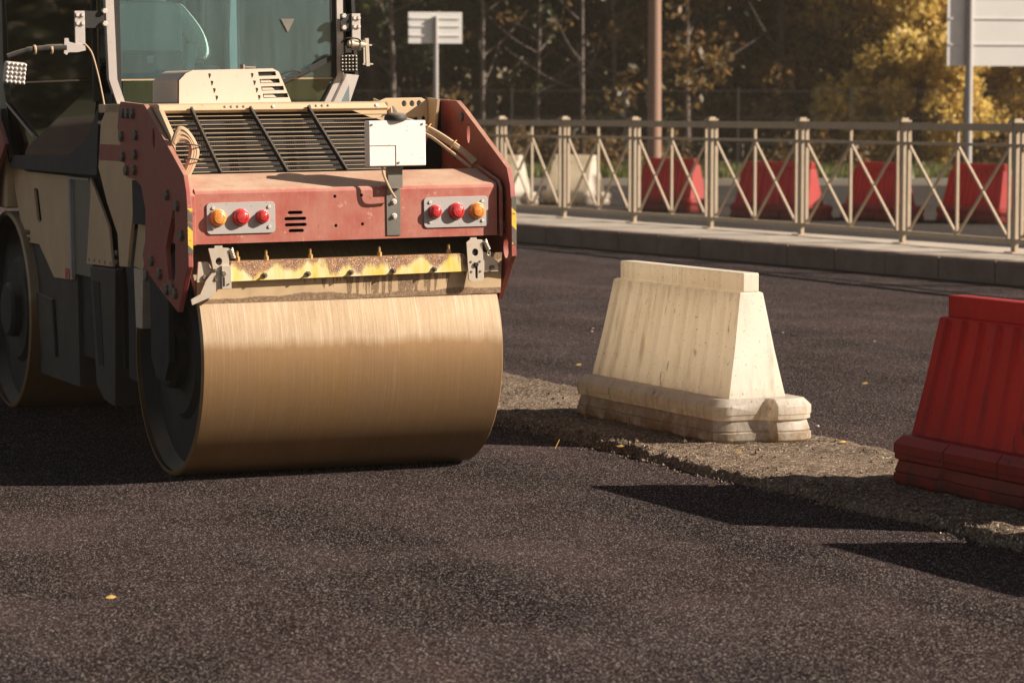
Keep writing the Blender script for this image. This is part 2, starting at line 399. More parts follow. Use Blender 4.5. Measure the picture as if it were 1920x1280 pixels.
def tag(o, label=None, cat=None, group=None, kind=None):
    if label: o['label'] = label
    if cat: o['category'] = cat
    if group: o['group'] = group
    if kind: o['kind'] = kind
    return o
def empty(name, loc, rot=(0, 0, 0)):
    o = bpy.data.objects.new(name, None); COL.objects.link(o); o.location = loc; o.rotation_euler = rot; o.empty_display_size = .1; return o
def copy_tree(o, parent=None):
    c = o.copy(); COL.objects.link(c)
    if parent: c.parent = parent
    for ch in list(o.children): copy_tree(ch, c)
    return c
def ell(cx, cy, rx, ry, n=18): return [(cx + rx * math.cos(2 * math.pi * i / n), cy + ry * math.sin(2 * math.pi * i / n)) for i in range(n)]

# ------------------------------------------------------------------ ground, roads
def grid_obj(name, mat, xs, ys, zf, kind='structure', T=lambda x, y: (x, y)):
    nx, ny = len(xs), len(ys); vs = []
    for y in ys:
        for x in xs:
            X, Y = T(x, y); vs.append((X, Y, zf(x, y)))
    fs = [(j * nx + i, j * nx + i + 1, (j + 1) * nx + i + 1, (j + 1) * nx + i) for j in range(ny - 1) for i in range(nx - 1)]
    me = bpy.data.meshes.new(name); me.from_pydata(vs, [], fs); me.materials.append(mat)
    o = bpy.data.objects.new(name, me); COL.objects.link(o); o['kind'] = kind
    for p in me.polygons: p.use_smooth = True
    return o
gm = MB().add([(-700, -300, -.06), (700, -300, -.06), (700, 1200, -.06), (-700, 1200, -.06)], [(0, 1, 2, 3)])
tag(gm.build('ground', M['soil']), kind='structure')

# kerb line K(t) in plan: passes (0,39.8) and (5.37,29.65)
KD = Vector((5.37, -10.15, 0)).normalized(); KN = Vector((-KD.y, KD.x, 0))   # KN points away from camera (to the right/back)
KD3 = KD; K0 = Vector((0, 39.8, 0))
def kp(t, n, z=0): v = K0 + KD * t + KN * n; return (v.x, v.y, z)
road = MB().add([kp(-70, 0), kp(60, 0), kp(60, -60), kp(-70, -60)], [(0, 1, 2, 3)])
tag(road.build('road', M['asphalt']), kind='structure')

# rough milled strip under the barriers
SD = Vector((math.sin(math.radians(25)), -math.cos(math.radians(25)), 0)); SN = Vector((-SD.y, SD.x, 0))
S0 = Vector((.21, 15.9, 0))      # on the near (left) edge
def sp(s, t, z=0): v = S0 + SD * s + SN * t; return Vector((v.x, v.y, z))
LED = .045
def near_edge(s): return .07 * noise.noise((s * .9, 3.1, 0)) + .05 * noise.noise((s * 3.1, 7.7, 0)) + .025 * noise.noise((s * 9, 1.7, 0))
def far_edge(s): return 1.42 + .05 * noise.noise((s * .7, 9.1, 0)) + .03 * noise.noise((s * 4, 2.2, 0))
def strip_z(s, t):
    e0 = near_edge(s); e1 = far_edge(s)
    k = max(0, min(1, (t - e0) / .05)); k = k * k * (3 - 2 * k)
    k2 = max(0, min(1, (e1 - t) / .22)); k2 = k2 * k2 * (3 - 2 * k2)
    m = min(k, k2)
    n_ = noise.noise((s * 7, t * 7, 0)) * .016 + noise.noise((s * 22, t * 22, 4)) * .009 + noise.noise((s * 55, t * 55, 4)) * .004
    edge = max(0, 1 - abs(t - e0 - .08) / .16)
    crumble = edge * (.026 * noise.noise((s * 11, t * 11, 8)) + .018 * noise.noise((s * 33, t * 33, 8)))
    return -.03 + (LED + .03) * m + (n_ * .8 + crumble) * min(1, m * 3)
ss = np.concatenate([np.arange(-26, -6, .2), np.arange(-6, 7.5, .022), np.arange(7.5, 14, .2)])
tt = np.concatenate([np.arange(-.15, .42, .012), np.arange(.45, 1.75, .04)])
strip = grid_obj('rough_asphalt_strip', M['old_asphalt'], list(ss), list(tt), strip_z, T=lambda a, b: tuple(sp(a, b))[:2])
# crumbs along the broken edge
cr = MB()
for i in range(2600):
    s_ = random.uniform(-4, 6); t_ = near_edge(s_) + random.gauss(.02, .05) if i % 3 else random.uniform(0, 1.4)
    r_ = random.uniform(.003, .010) * (2.0 if random.random() < .10 else 1); p = sp(s_, t_, max(0, strip_z(s_, t_)) + r_ * .5)
    dv = [Vector((random.uniform(.6, 1.2) * r_ * a, random.uniform(.6, 1.2) * r_ * b, random.uniform(.5, 1) * r_ * c)) for a, b, c in ((1, 0, 0), (-1, 0, 0), (0, 1, 0), (0, -1, 0), (0, 0, 1), (0, 0, -1))]
    cr.add([p + d for d in dv], [(0, 2, 4), (2, 1, 4), (1, 3, 4), (3, 0, 4), (2, 0, 5), (1, 2, 5), (3, 1, 5), (0, 3, 5)])
tag(cr.build('asphalt_crumbs', M['old_asphalt']), kind='stuff')

# kerb of separate stones, pavement behind it
kb = empty('kerb', (0, 0, 0)); kb['kind'] = 'structure'
t = -40.0; i = 0
while t < 22:
    m = MB()
    a = kp(t + .006, 0, -.02); 
    pts = [(0, -.05), (0, .215), (.02, .245), (.18, .25), (.18, -.05)]
    vs = [kp(t + .010, n, z) for n, z in pts] + [kp(t + .990, n, z) for n, z in pts]
    jit = random.uniform(-.004, .004)
    vs = [(x + jit, y, z + jit * .5) for x, y, z in vs]
    m.add(vs, [(4, 3, 2, 1, 0), (5, 6, 7, 8, 9)] + [(k, (k + 1) % 5, (k + 1) % 5 + 5, k + 5) for k in range(5)])
    m.build('kerb_stone', M['kerb'], kb); t += 1.0
pv = MB().add([kp(-60, .18, .246), kp(30, .18, .246), kp(30, 1.9, .246), kp(-60, 1.9, .246), kp(-60, 1.9, -.05), kp(30, 1.9, -.05), kp(-60, .18, -.05), kp(30, .18, -.05)], [(0, 1, 2, 3), (3, 2, 5, 4), (0, 3, 4, 6), (1, 7, 5, 2)])
tag(pv.build('pavement', M['pavement']), kind='structure')
fr = MB().add([kp(-90, 1.9, -.004), kp(70, 1.9, -.004), (70, 68, -.004), (-70, 72, -.004)], [(0, 1, 2, 3)])
tag(fr.build('far_road', M['far_asphalt']), kind='structure')
fk = MB().box(-60, 60, 69.2, 69.5, -.05, .16)
tag(fk.build('far_kerb', M['pavement']), kind='structure')
vg = MB().add([(-70, 69.5, .13), (70, 69.5, .13), (70, 130, .13), (-70, 130, .13), ], [(0, 1, 2, 3)])
tag(vg.build('verge', M['soil']), kind='structure')

# ------------------------------------------------------------------ road roller
TH = math.radians(23); ROLL = .012
RL = Vector((-1.0121, 14.5772, 0))
R = empty('road_roller', RL, (0, -ROLL, TH))
tag(R, 'red and cream tandem road roller with dusty steel drum standing on fresh asphalt', 'road roller')
A0, A1 = -.795, .795; RAD = .61
def make_drum(l):
    d = MB()
    prof = [(.585, -.795), (.60, -.795), (.61, -.787), (.61, .787), (.60, .795), (.585, .795)]
    d.lathe(prof, (1, 0, 0), (0, l, RAD), 128)
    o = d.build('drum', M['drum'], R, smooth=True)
    o.rotation_euler = (0, ROLL, 0)
    for sg in (-1, 1):
        e = MB(); e.lathe([(.59, .09), (.585, .08), (.555, .02), (.33, .03), (.30, .06), (.0, .06)], (sg, 0, 0), (sg * (.68 if sg < 0 else .68), l, RAD), 48)
        e.build('drum_end', M['black'], o, smooth=True)
        hb = MB(); hb.lathe([(.17, 0), (.17, .05), (.15, .07), (0, .07)], (sg, 0, 0), (sg * .735, l, RAD), 32); hb.build('hub', M['black'], o, smooth=True)
    return o
make_drum(0.0); make_drum(3.58)

# side plates (wings) -------------------------------------------------
PL = [(.53, 1.90), (.08, 1.885), (-.02, 1.84), (-.595, 1.545), (-.635, 1.46), (-.648, 1.36), (-.65, 1.10), (-.61, 1.06), (-.46, .868), (-.24, .931), (.13, 1.052), (.17, 1.121), (.11, 1.20), (.095, 1.35), (.165, 1.471), (.283, 1.504), (.426, 1.509), (.474, 1.56), (.60, 1.763), (.575, 1.83)]
hole1 = [(-.085 + .022 * math.cos(t_) * 1.0 - .0 * math.sin(t_), 1.715 + .052 * math.sin(t_)) for t_ in [2 * math.pi * k / 16 for k in range(16)]]
hole1 = [(y_, z_) for y_, z_ in hole1]
slotL = [(-.43, 1.40), (-.40, 1.36), (-.30, 1.23), (-.26, 1.17), (-.30, 1.02), (-.38, .99), (-.42, 1.06), (-.43, 1.22)]
hole2 = ell(-.575, 1.14, .035, .055, 12)
def plate(x0, x1, holes): 
    return MB().prism(PL, 'x', x0, x1, holes).build('side_plate', M['red_dark'], R, bevel=.004)
pl = plate(-.862, -.836, [hole1, slotL]); pr_ = plate(.836, .862, [hole1, hole2])
hexs = lambda m, c, ax, r, h_: m.lathe([(0, h_), (r * .8, h_), (r, h_ * .8), (r, 0)], ax, c, 6)
bolts = [(.43, 1.81), (.36, 1.81), (.28, 1.80), (.50, 1.70), (.25, 1.70), (.49, 1.60), (.27, 1.61), (.42, 1.53), (.28, 1.545)]
bolts = [(.465, 1.84), (.375, 1.84), (.28, 1.838), (.50, 1.72), (.23, 1.728), (.485, 1.615), (.25, 1.63), (.42, 1.545), (.27, 1.55)]
bolts += [(-.32, 1.44), (-.49, 1.39), (-.38, 1.17 - .19), (-.56, 1.25), (-.43, 1.02 - .06), (-.02, 1.10), (.08, 1.02), (-.16, 1.04), (-.28, .97)]
for (y_, z_) in bolts:
    m = MB(); hexs(m, (-.862, y_, z_), (-1, 0, 0), .030, .018); m.build('bolt', M['bolt'], pl)
for (y_, z_) in [(.0, 1.80), (.1, 1.60), (-.55, 1.25)]:
    m = MB(); hexs(m, (.836, y_, z_), (-1, 0, 0), .026, .014); m.build('bolt', M['bolt'], pr_)
for x_, pp, z0_, z1_ in ((-.849, pl, 1.165, 1.385), (.849, pr_, 1.16, 1.40)):
    MB().box(x_ - .0125, x_ + .0125, -.6535, -.6495, z0_, z1_).build('hazard_tape', M['hazard'], pp)

# red rear beam: bent sheet -------------------------------------------
BL, BR = -.800, .786
bp = [(-.580, 1.205), (-.580, 1.440), (-.572, 1.462), (-.552, 1.472), (-.31, 1.532), (-.24, 1.532), (-.24, 1.500), (-.54, 1.44), (-.556, 1.42), (-.556, 1.205)]
# beam made as: front sheet with cut slots and holes + top sheet
def slot(cx, cz, hw, hh):
    return [(cx + sx * (hw - hh) + hh * math.cos(a), cz + hh * math.sin(a)) for sx, rg in ((1, (-90, -45, 0, 45, 90)), (-1, (90, 135, 180, 225, 270))) for a in map(math.radians, rg)]
slots = [slot(-.29, 1.347, .039, .0085), slot(-.29, 1.317, .057, .0085), slot(-.288, 1.287, .057, .0085), slot(-.286, 1.258, .040, .0085)]
holes = [ell(x_, z_, .0085, .0085, 10) for x_, z_ in ((-.082, 1.422), (.058, 1.424), (-.079, 1.277), (.061, 1.281))]
beam = MB().prism([(BL, 1.205), (BR, 1.205), (BR, 1.448), (BL, 1.448)], 'y', -.580, -.565, slots + holes).build('rear_beam', M['red'], R)
tp = [(-.580, 1.448), (-.577, 1.461), (-.566, 1.470), (-.552, 1.474), (-.30, 1.537), (-.30, 1.52), (-.552, 1.458), (-.560, 1.452), (-.565, 1.448)]
MB().prism(tp, 'x', BL, BR).build('beam_top', M['red'], beam, smooth=True)
MB().box(BL + .002, BR - .002, -.5645, -.3, 1.206, 1.212).build('beam_underside', M['black'], beam)
MB().box(BL + .01, BR - .01, -.42, -.41, 1.213, 1.47).build('beam_inner', M['slot_black'], beam)
for x0, x1 in ((-.8345, -.8005), (.800, .818)):
    MB().prism([(-.585, 1.20), (-.585, 1.44), (-.545, 1.485), (-.25, 1.56), (-.25, 1.20)], 'x', x0, x1).build('end_flange', M['red'], beam, bevel=.003)
# lamp plates with lights
def lamp_plate(x0, x1, lamps):
    zc0, zc1 = 1.252, 1.405; r_ = .02; pts = []
    for cx, cz, a0 in ((x1 - r_, zc1 - r_, 0), (x0 + r_, zc1 - r_, 90), (x0 + r_, zc0 + r_, 180), (x1 - r_, zc0 + r_, 270)):
        pts += [(cx + r_ * math.cos(math.radians(a0 + a)), cz + r_ * math.sin(math.radians(a0 + a))) for a in (0, 22, 45, 68, 90)]
    p = MB().prism(pts, 'y', -.588, -.580).build('lamp_plate', M['lamp_grey'], beam, bevel=.0015)
    for dx, dz in ((.032, .025), (.032, -.03), (-.032, .025), (-.032, -.03)):
        cx = x0 + dx if dx > 0 else x1 + dx; cz = zc0 - dz if dz < 0 else zc1 - dz
        b = MB(); b.lathe([(0, .006), (.007, .006), (.009, .003), (.009, 0)], (0, -1, 0), (cx, -.588, cz), 10); b.build('screw', M['bolt_light'], p)
    for cx, r2, kind in lamps:
        cz = 1.332; m = MB()
        m.lathe([(r2 + .003, 0), (r2 + .003, .006), (r2 * .98, .008), (r2 * .96, .020), (r2 * .86, .028), (r2 * .6, .033), (r2 * .57, .031), (r2 * .3, .034), (.002, .034)], (0, -1, 0), (cx, -.588, cz), 28)
        m.build('tail_light' if kind == 'red_lens' else 'indicator_light', M[kind], p, smooth=True)
    return p
lamp_plate(-.745, -.396, [(-.690, .040, 'amber_lens'), (-.574, .040, 'red_lens'), (-.463, .031, 'red_lens')])
lamp_plate(.387, .735, [(.444, .033, 'red_lens'), (.560, .040, 'red_lens'), (.672, .040, 'amber_lens')])
# bracket strap and box
st = MB().box(.188, .262, -.586, -.581, 1.220, 1.452).build('strap_bracket', M['grey'], R, bevel=.001)
MB().box(.186, .262, -.62, -.586, 1.455, 1.59).build('bracket_post', M['grey'], st)
for z_ in (1.388, 1.316):
    m = MB(); m.lathe([(0, .014), (.009, .014), (.009, .005), (.015, .004), (.015, 0)], (0, -1, 0), (.227, -.586, z_), 12); m.build('bolt', M['bolt_light'], st)
bx = MB().box(.070, .372, -.665, -.60, 1.566, 1.792).build('control_box', M['white_box'], R, bevel=.006)
MB().box(.0715, .212, -.667, -.6655, 1.668, 1.6705).build('lid_seam', M['grey'], bx)
MB().box(.2105, .213, -.6671, -.6655, 1.570, 1.6705).build('lid_seam', M['grey'], bx)
for x_, z_ in ((.086, 1.772), (.352, 1.772), (.225, 1.583)):
    m = MB(); m.lathe([(0, .003), (.006, .003), (.006, 0)], (0, -1, 0), (x_, -.665, z_), 8); m.build('screw', M['bolt'], bx)
m = MB(); m.lathe([(.0, .038), (.040, .036), (.054, .024), (.058, .010), (.055, 0), (0, 0)], (0, 0, 1), (.225, -.632, 1.793), 24); m.build('antenna_puck', M['rubber'], bx, smooth=True)
def curve(pts, n=8):
    pts = [Vector(p) for p in pts]; P = [pts[0]] + pts + [pts[-1]]; out = []
    for i in range(1, len(P) - 2):
        for k in range(n):
            t_ = k / n; a, b, c, d = P[i - 1], P[i], P[i + 1], P[i + 2]
            out.append(.5 * ((2 * b) + (-a + c) * t_ + (2 * a - 5 * b + 4 * c - d) * t_ * t_ + (-a + 3 * b - 3 * c + d) * t_ ** 3))
    out.append(pts[-1]); return out
MB().tube(curve([(.150, -.63, 1.57), (.155, -.645, 1.52), (.185, -.65, 1.45), (.225, -.612, 1.408)]), .0065, 8).build('box_cable', M['hose'], bx, smooth=True)

# grille --------------------------------------------------------------
gb = MB().box(-.80, .42, -.10, .0, 1.50, 1.52).build('radiator_grille', M['black'], R)
def gl_(z): return -.275 + (z - 1.53) / .31 * .235      # front plane of the louvres
for i in range(14):
    z = 1.545 + i * .0212
    m = MB(); y_ = gl_(z)
    xr = .40
    m.add([(-.80, y_, z), (xr, y_, z), (xr, y_ + .012, z + .001), (-.80, y_ + .012, z + .001), (-.80, y_, z + .0035), (xr, y_, z + .0035), (xr, y_ + .012, z + .0035), (-.80, y_ + .012, z + .0035)],
          [(0, 3, 2, 1), (4, 5, 6, 7), (0, 1, 5, 4), (1, 2, 6, 5), (2, 3, 7, 6), (3, 0, 4, 7)])
    m.build('grille_slat', M['grille'], gb)
for xa, xb in ((-.655, -.575), (-.345, -.228), (-.035, .088), ):
    pts = [(xa, gl_(1.855) - .022, 1.862), (xb + .0, gl_(1.535) - .022, 1.535)]
    MB().bar(pts[0], pts[1], .010, .030, (0, -1, .8)).build('grille_rib', M['black'], gb)
# fin core behind the louvres
fc = MB()
for i in range(96):
    x_ = -.79 + i * .0122
    fc.add([(x_, -.15, 1.53), (x_ + .004, -.15, 1.53), (x_ + .004, -.03, 1.80), (x_, -.03, 1.80)], [(0, 1, 2, 3)])
tag(fc.build('radiator_fins', M['black'], gb), kind='stuff')
MB().prism([(-.12, 1.5), (.03, 1.86), (.05, 1.86), (-.10, 1.5)], 'x', -.80, .41).build('radiator_core', M['slot_black'], gb)
# hood: rear rail + top
hd = MB().prism([(-.035, 1.838), (-.055, 1.852), (-.045, 1.878), (-.01, 1.886), (1.13, 1.886), (1.13, 1.84)], 'x', -.82, .40).build('engine_hood', M['cream'], R, bevel=.004)
MB().prism([(.205, 1.842), (.40, 1.842), (.40, 1.883), (.45, 1.883), (.352, 1.800), (.32, 1.800)], 'y', -.052, -.046).build('hood_corner', M['cream'], hd)
MB().prism([(.40, 1.884), (.40, 1.78), (.335, 1.80)], 'y', -.04, .25).build('hood_corner', M['cream'], hd)
for x_ in (-.475, -.442, -.409, -.376, -.02, .012, .044, .076):
    m = MB(); m.lathe([(0, .004), (.006, .003), (.0075, 0)], (0, -.9, .3), (x_, -.049, 1.868), 8); m.build('rivet', M['bolt'], hd)
for x_ in (-.22, .34):
    m = MB(); m.lathe([(0, .007), (.008, .006), (.010, 0)], (0, -.9, .3), (x_, -.049, 1.866), 6); m.build('screw', M['bolt_light'], hd)
# right pocket: cream bracket behind the box
MB().prism([(.43, 1.84), (.455, 1.885), (.50, 1.903), (.70, 1.903), (.735, 1.885), (.735, 1.70), (.70, 1.56), (.43, 1.56)], 'y', .235, .25,
           [ell(.60, 1.872, .013, .016, 10), ell(.645, 1.872, .013, .016, 10), ell(.685, 1.872, .013, .016, 10), [(.62, 1.80), (.68, 1.80), (.68, 1.68), (.62, 1.68)], ell(.712, 1.79, .011, .017, 10)]).build('engine_bracket', M['cream'], R, bevel=.003)
MB().prism([(-.02, 1.86), (.24, 1.903), (.24, 1.56), (-.1, 1.56)], 'x', .43, .436).build('engine_bracket', M['cream'], R)
MB().prism([(.10, 1.895), (.245, 1.902), (.245, 1.70), (.16, 1.70)], 'x', .738, .752).build('engine_bracket', M['cream'], R)
MB().box(.42, .835, .30, .33, 1.2, 1.88).build('engine_panel', M['black'], R)
MB().prism([(.44, 1.80), (.52, 1.86), (.56, 1.80), (.50, 1.77)], 'y', .18, .20).build('engine_bracket', M['grey'], R)
# hoses
def hose(name, pts, r): return MB().tube(curve(pts, 7), r, 8).build(name, M['hose'], R, smooth=True)
hose('hydraulic_hose', [(.50, .05, 1.80), (.62, -.06, 1.745), (.72, -.18, 1.66), (.80, -.28, 1.57)], .014)
hose('hydraulic_hose', [(.50, .03, 1.79), (.64, -.09, 1.715), (.74, -.22, 1.625), (.785, -.28, 1.56)], .012)
hose('hydraulic_hose', [(.48, .02, 1.77), (.60, -.10, 1.71), (.68, -.20, 1.63), (.765, -.29, 1.54)], .009)
for p in ((.62, -.065, 1.74), (.715, -.18, 1.655)):
    m = MB(); m.lathe([(.030, -.004), (.034, 0), (.030, .004)], (.7, -.5, -.5), p, 14); m.build('hose_tie', M['brass'], R)
for k, r_ in enumerate((.088, .066, .044)):
    c = Vector((-.80, -.33, 1.665))
    pts = [c + Vector((-.03, .0, .03)), c + Vector((-.0, .0, r_ + .008)), c + Vector((.045, -.005, r_ * .72 + .008)), c + Vector((.035 + r_ * .55, -.01, -.01)), c + Vector((.02 + r_ * .5, -.01, -.075)), c + Vector((-.012 + r_ * .45, .0, -.15))]
    hose('hydraulic_hose', pts, .0145)
for z_ in (1.70, 1.63):
    m = MB(); m.lathe([(.042, -.004), (.046, 0), (.042, .004)], (.15, .1, 1), (-.735, -.335, z_ - .02), 14); m.build('hose_tie', M['rubber'], R)
MB().prism([(-.28, 1.56), (-.28, 1.73), (-.08, 1.86), (.2, 1.86), (.2, 1.56)], 'x', -.830, -.805).build('inner_panel', M['cream'], R, bevel=.004)
# dark inner frame above the drum; box added to block light between the plates
MB().box(-.83, .83, -.25, .45, 1.27, 1.495).build('frame_light_block', M['black'], R)
MB().box(-.83, .83, -.555, -.26, 1.235, 1.245).build('frame_shelf', M['black'], R)

# spray bar and scraper ------------------------------------------------
def sy(z): return -.536 - (z - .91) * .12
scr = MB().prism([(sy(.908), .908), (sy(1.115), 1.115), (sy(1.115) + .008, 1.115), (sy(.908) + .012, .908)], 'x', -.788, .820).build('drum_scraper', M['scraper'], R)
yb = MB().prism([(-.628, 1.117), (.600, 1.117), (.628, 1.075), (.628, 1.026), (-.628, 1.018)], 'y', -.580, -.566).build('spray_bar', M['bar'], R, bevel=.002)
MB().box(-.62, .60, -.566, -.46, 1.100, 1.116).build('spray_bar_top', M['bar'], yb)
for x_ in (-.453, -.228, -.003, .222, .442):
    m = MB(); hexs(m, (x_, -.580, 1.044), (0, -1, 0), .014, .010); m.cyl((x_, -.588, 1.044), (x_, -.604, 1.044), .006, 8); m.build('bolt', M['bolt'], yb)
for x_ in (-.577, -.429, -.20, .165, .539):
    m = MB(); m.cyl((x_, -.53, 1.116), (x_, -.53, 1.136), .014, 6); m.cyl((x_, -.53, 1.136), (x_, -.53, 1.165), .0075, 8); m.build('spray_nozzle', M['brass'], yb)
for x0, x1 in ((-.80, -.72), (.72, .79)):
    pts = [(x0 + .01, 1.12), (x1 - .02, 1.12), (x1 if x0 < 0 else x1, 1.08), (x1, 1.02), (x0, 1.02)]
    if x0 > 0: pts = [(x0 - .02, 1.13), (x0 + .02, 1.11), (x1, 1.07), (x1, 1.02), (x0 - .02, 1.02)]
    e = MB().prism(pts, 'y', -.578, -.568).build('scraper_bracket', M['zinc'], R, bevel=.002)
    m = MB(); hexs(m, ((x0 + x1) / 2, -.578, 1.042), (0, -1, 0), .014, .010); m.build('bolt', M['bolt'], e)
# left latch with curved arm
la = MB().prism([(-.745, 1.185), (-.715, 1.185), (-.713, 1.197), (-.675, 1.197), (-.673, 1.187), (-.642, 1.184), (-.637, .985), (-.700, .985), (-.712, .965), (-.745, .945), (-.832, .912), (-.838, .940), (-.790, .965), (-.760, 1.03), (-.722, 1.075), (-.730, 1.12)], 'y', -.602, -.592,
                [ell(-.693, 1.120, .0165, .019, 12)]).build('scraper_latch', M['zinc'], R, bevel=.0015)
MB().box(-.684, -.636, -.618, -.6025, .985, 1.10).build('latch_plate', M['zinc'], la, bevel=.002)
MB().box(-.678, -.670, -.6200, -.6182, 1.00, 1.045).build('latch_slot', M['slot_black'], la)
for x_, z_, r_ in ((-.712, 1.078, .009), (-.710, 1.033, .009), (-.674, 1.062, .013), (-.640 - .01, 1.01, .004)):
    m = MB(); hexs(m, (x_, -.602 if x_ < -.69 else -.618, z_), (0, -1, 0), r_, .007); m.build('bolt', M['bolt'], la)
ra = MB().prism([(.610, 1.175), (.628, 1.187), (.632, 1.197), (.665, 1.197), (.667, 1.187), (.698, 1.184), (.704, .985), (.694, .975), (.632, .975), (.620, .985)], 'y', -.598, -.589,
                [ell(.657, 1.122, .0165, .019, 12), [(.656, 1.052), (.669, 1.052), (.669, .992), (.663, .988), (.657, .992)]]).build('scraper_latch', M['zinc'], R, bevel=.0015)
MB().box(.63, .69, -.588, -.585, .985, 1.15).build('latch_back', M['slot_black'], ra)
m = MB(); hexs(m, (.660, -.598, 1.060), (0, -1, 0), .013, .010); m.build('bolt', M['slot_black'], ra)
for x_, z_ in ((.634, 1.075), (.682, 1.075), (.636, 1.025), (.684, 1.025)):
    m = MB(); hexs(m, (x_, -.598, z_), (0, -1, 0), .006, .004); m.build('screw', M['bolt'], ra)
def coil(p, q, r, n): 
    p = Vector(p); q = Vector(q); d = (q - p); x = d.cross(Vector((0, 1, 0))).normalized(); y = Vector((0, 1, 0))
    return [p + d * (k / (n * 8)) + (x * math.cos(k * math.pi / 4) + y * math.sin(k * math.pi / 4)) * r for k in range(n * 8 + 1)]
MB().tube(coil((.708, -.60, 1.18), (.728, -.60, 1.135), .011, 6), .003, 5).build('latch_spring', M['zinc'], ra, smooth=True)
MB().tube(curve([(.728, -.60, 1.135), (.722, -.60, 1.11), (.735, -.60, 1.105), (.735, -.60, 1.125)]), .003, 5).build('spring_hook', M['zinc'], ra, smooth=True)
MB().tube(coil((-.632, -.60, 1.18), (-.618, -.60, 1.135), .011, 6), .003, 5).build('latch_spring', M['zinc'], la, smooth=True)

# hood vent box --------------------------------------------------------
HB = lambda p, y_: p
vb = MB()
fr_ = [(-.615, 1.885), (-.612, 2.005), (-.577, 2.040), (-.540, 2.057), (-.107, 2.063), (-.073, 2.045), (-.008, 1.888)]
lv = [[(-.188, z1), (-.092 + o_, z1 + .002), (-.088 + o_, z1 - .020), (-.184 + .0, z1 - .022)] for z1, o_ in ((2.046, 0), (2.008, .012), (1.970, .026), (1.932, .040))]
lv = [[(a + k * .008, b) for a, b in q] for k, q in enumerate(lv)]
vb.prism(fr_, 'y', .29, .30, lv)
vb_o = vb.build('vent_box', M['hood_white'], R)
MB().prism(fr_, 'y', .3005, .32).build('vent_interior', M['slot_black'], vb_o)
MB().prism(fr_, 'y', .321, .80).build('vent_body', M['hood_white'], vb_o, bevel=.012, seg=3)
for k in range(4):
    for xb in (-.455, -.225):
        zz = 2.040 - k * .038; x_ = xb + k * .012
        MB().prism([(x_, zz), (x_ + .012, zz - .002), (x_ + .012, zz - .012), (x_ + .005, zz - .026)], 'y', .2885, .2895).build('vent_notch', M['slot_black'], vb_o)
    if k: MB().prism([(-.18 + k * .008, 2.046 - k * .038 - .003), (-.13 + k * .008, 2.046 - k * .038 - .003), (-.11 + k * .008, 2.046 - k * .038 - .018), (-.178 + k * .008, 2.046 - k * .038 - .018)], 'y', .2985, .2995).build('vent_louvre', M['hood_white'], vb_o)
m = MB(); m.cyl((-.255, .34, 2.07), (-.185, .34, 2.066), .008, 8); m.cyl((-.255, .34, 2.058), (-.255, .34, 2.085), .013, 8); m.build('hood_latch', M['bolt'], vb_o)

# cab ------------------------------------------------------------------
cb = MB().box(-.76, .72, 1.20, 3.45, 1.50, 1.56).build('cab', M['black'], R)
def quad(name, mat, pts, th=.012, par=cb):
    P = [Vector(p) for p in pts]; n = (P[1] - P[0]).cross(P[2] - P[0]).normalized() * th
    k = len(P); m = MB().add(P + [p + n for p in P], [tuple(range(k)), tuple(range(2 * k - 1, k - 1, -1))] + [(i, (i + 1) % k, (i + 1) % k + k, i + k) for i in range(k)])
    return m.build(name, mat, par)
ZT = 3.12
quad('rear_window', M['glass_rear'], [(-.690, 1.15, 2.022), (.520, 1.15, 2.022), (.520, 1.15, ZT), (-.690, 1.15, ZT)])
quad('lower_rear_window', M['glass_low'], [(-.68, 1.15, 1.889), (.44, 1.15, 1.889), (.52, 1.15, 2.018), (-.68, 1.15, 2.018)])
MB().box(-.69, .52, 1.138, 1.150, 2.012, 2.020).build('window_seal', M['cream'], cb)
MB().box(-.735, -.688, 1.135, 1.165, 1.886, ZT).build('window_frame', M['black'], cb)
MB().box(.515, .545, 1.135, 1.165, 2.02, ZT).build('window_frame', M['black'], cb)
# pillars
def pillar(pts, sx, sy_, mat): 
    m = MB(); P = [Vector(p) for p in pts]
    for a, b in zip(P[:-1], P[1:]): m.add([a + Vector((dx, dy, 0)) for dx, dy in ((0, 0), (sx, 0), (sx, sy_), (0, sy_))] + [b + Vector((dx, dy, 0)) for dx, dy in ((0, 0), (sx, 0), (sx, sy_), (0, sy_))],
                                          [(0, 1, 5, 4), (1, 2, 6, 5), (2, 3, 7, 6), (3, 0, 4, 7), (0, 3, 2, 1), (4, 5, 6, 7)])
    return m.build('cab_pillar', mat, cb)
pillar([(-.715, 1.12, 1.88), (-.760, 1.12, 2.02), (-.785, 1.12, ZT)], .045, .05, M['silver'])
pillar([(.465, 1.12, 1.885), (.545, 1.12, 2.035), (.548, 1.12, ZT)], .036, .05, M['silver'])
quad('corner_panel', M['silver'], [(.510, 1.13, 1.885), (.672, 1.31, 1.885), (.728, 1.31, 2.035), (.590, 1.13, 2.040)])
quad('corner_window', M['glass_side'], [(.59, 1.14, 2.045), (.66, 1.30, 2.045), (.66, 1.30, ZT), (.59, 1.14, ZT)])
pillar([(.665, 1.30, 1.90), (.712, 1.30, 2.035), (.672, 1.30, ZT)], .02, .06, M['black'])
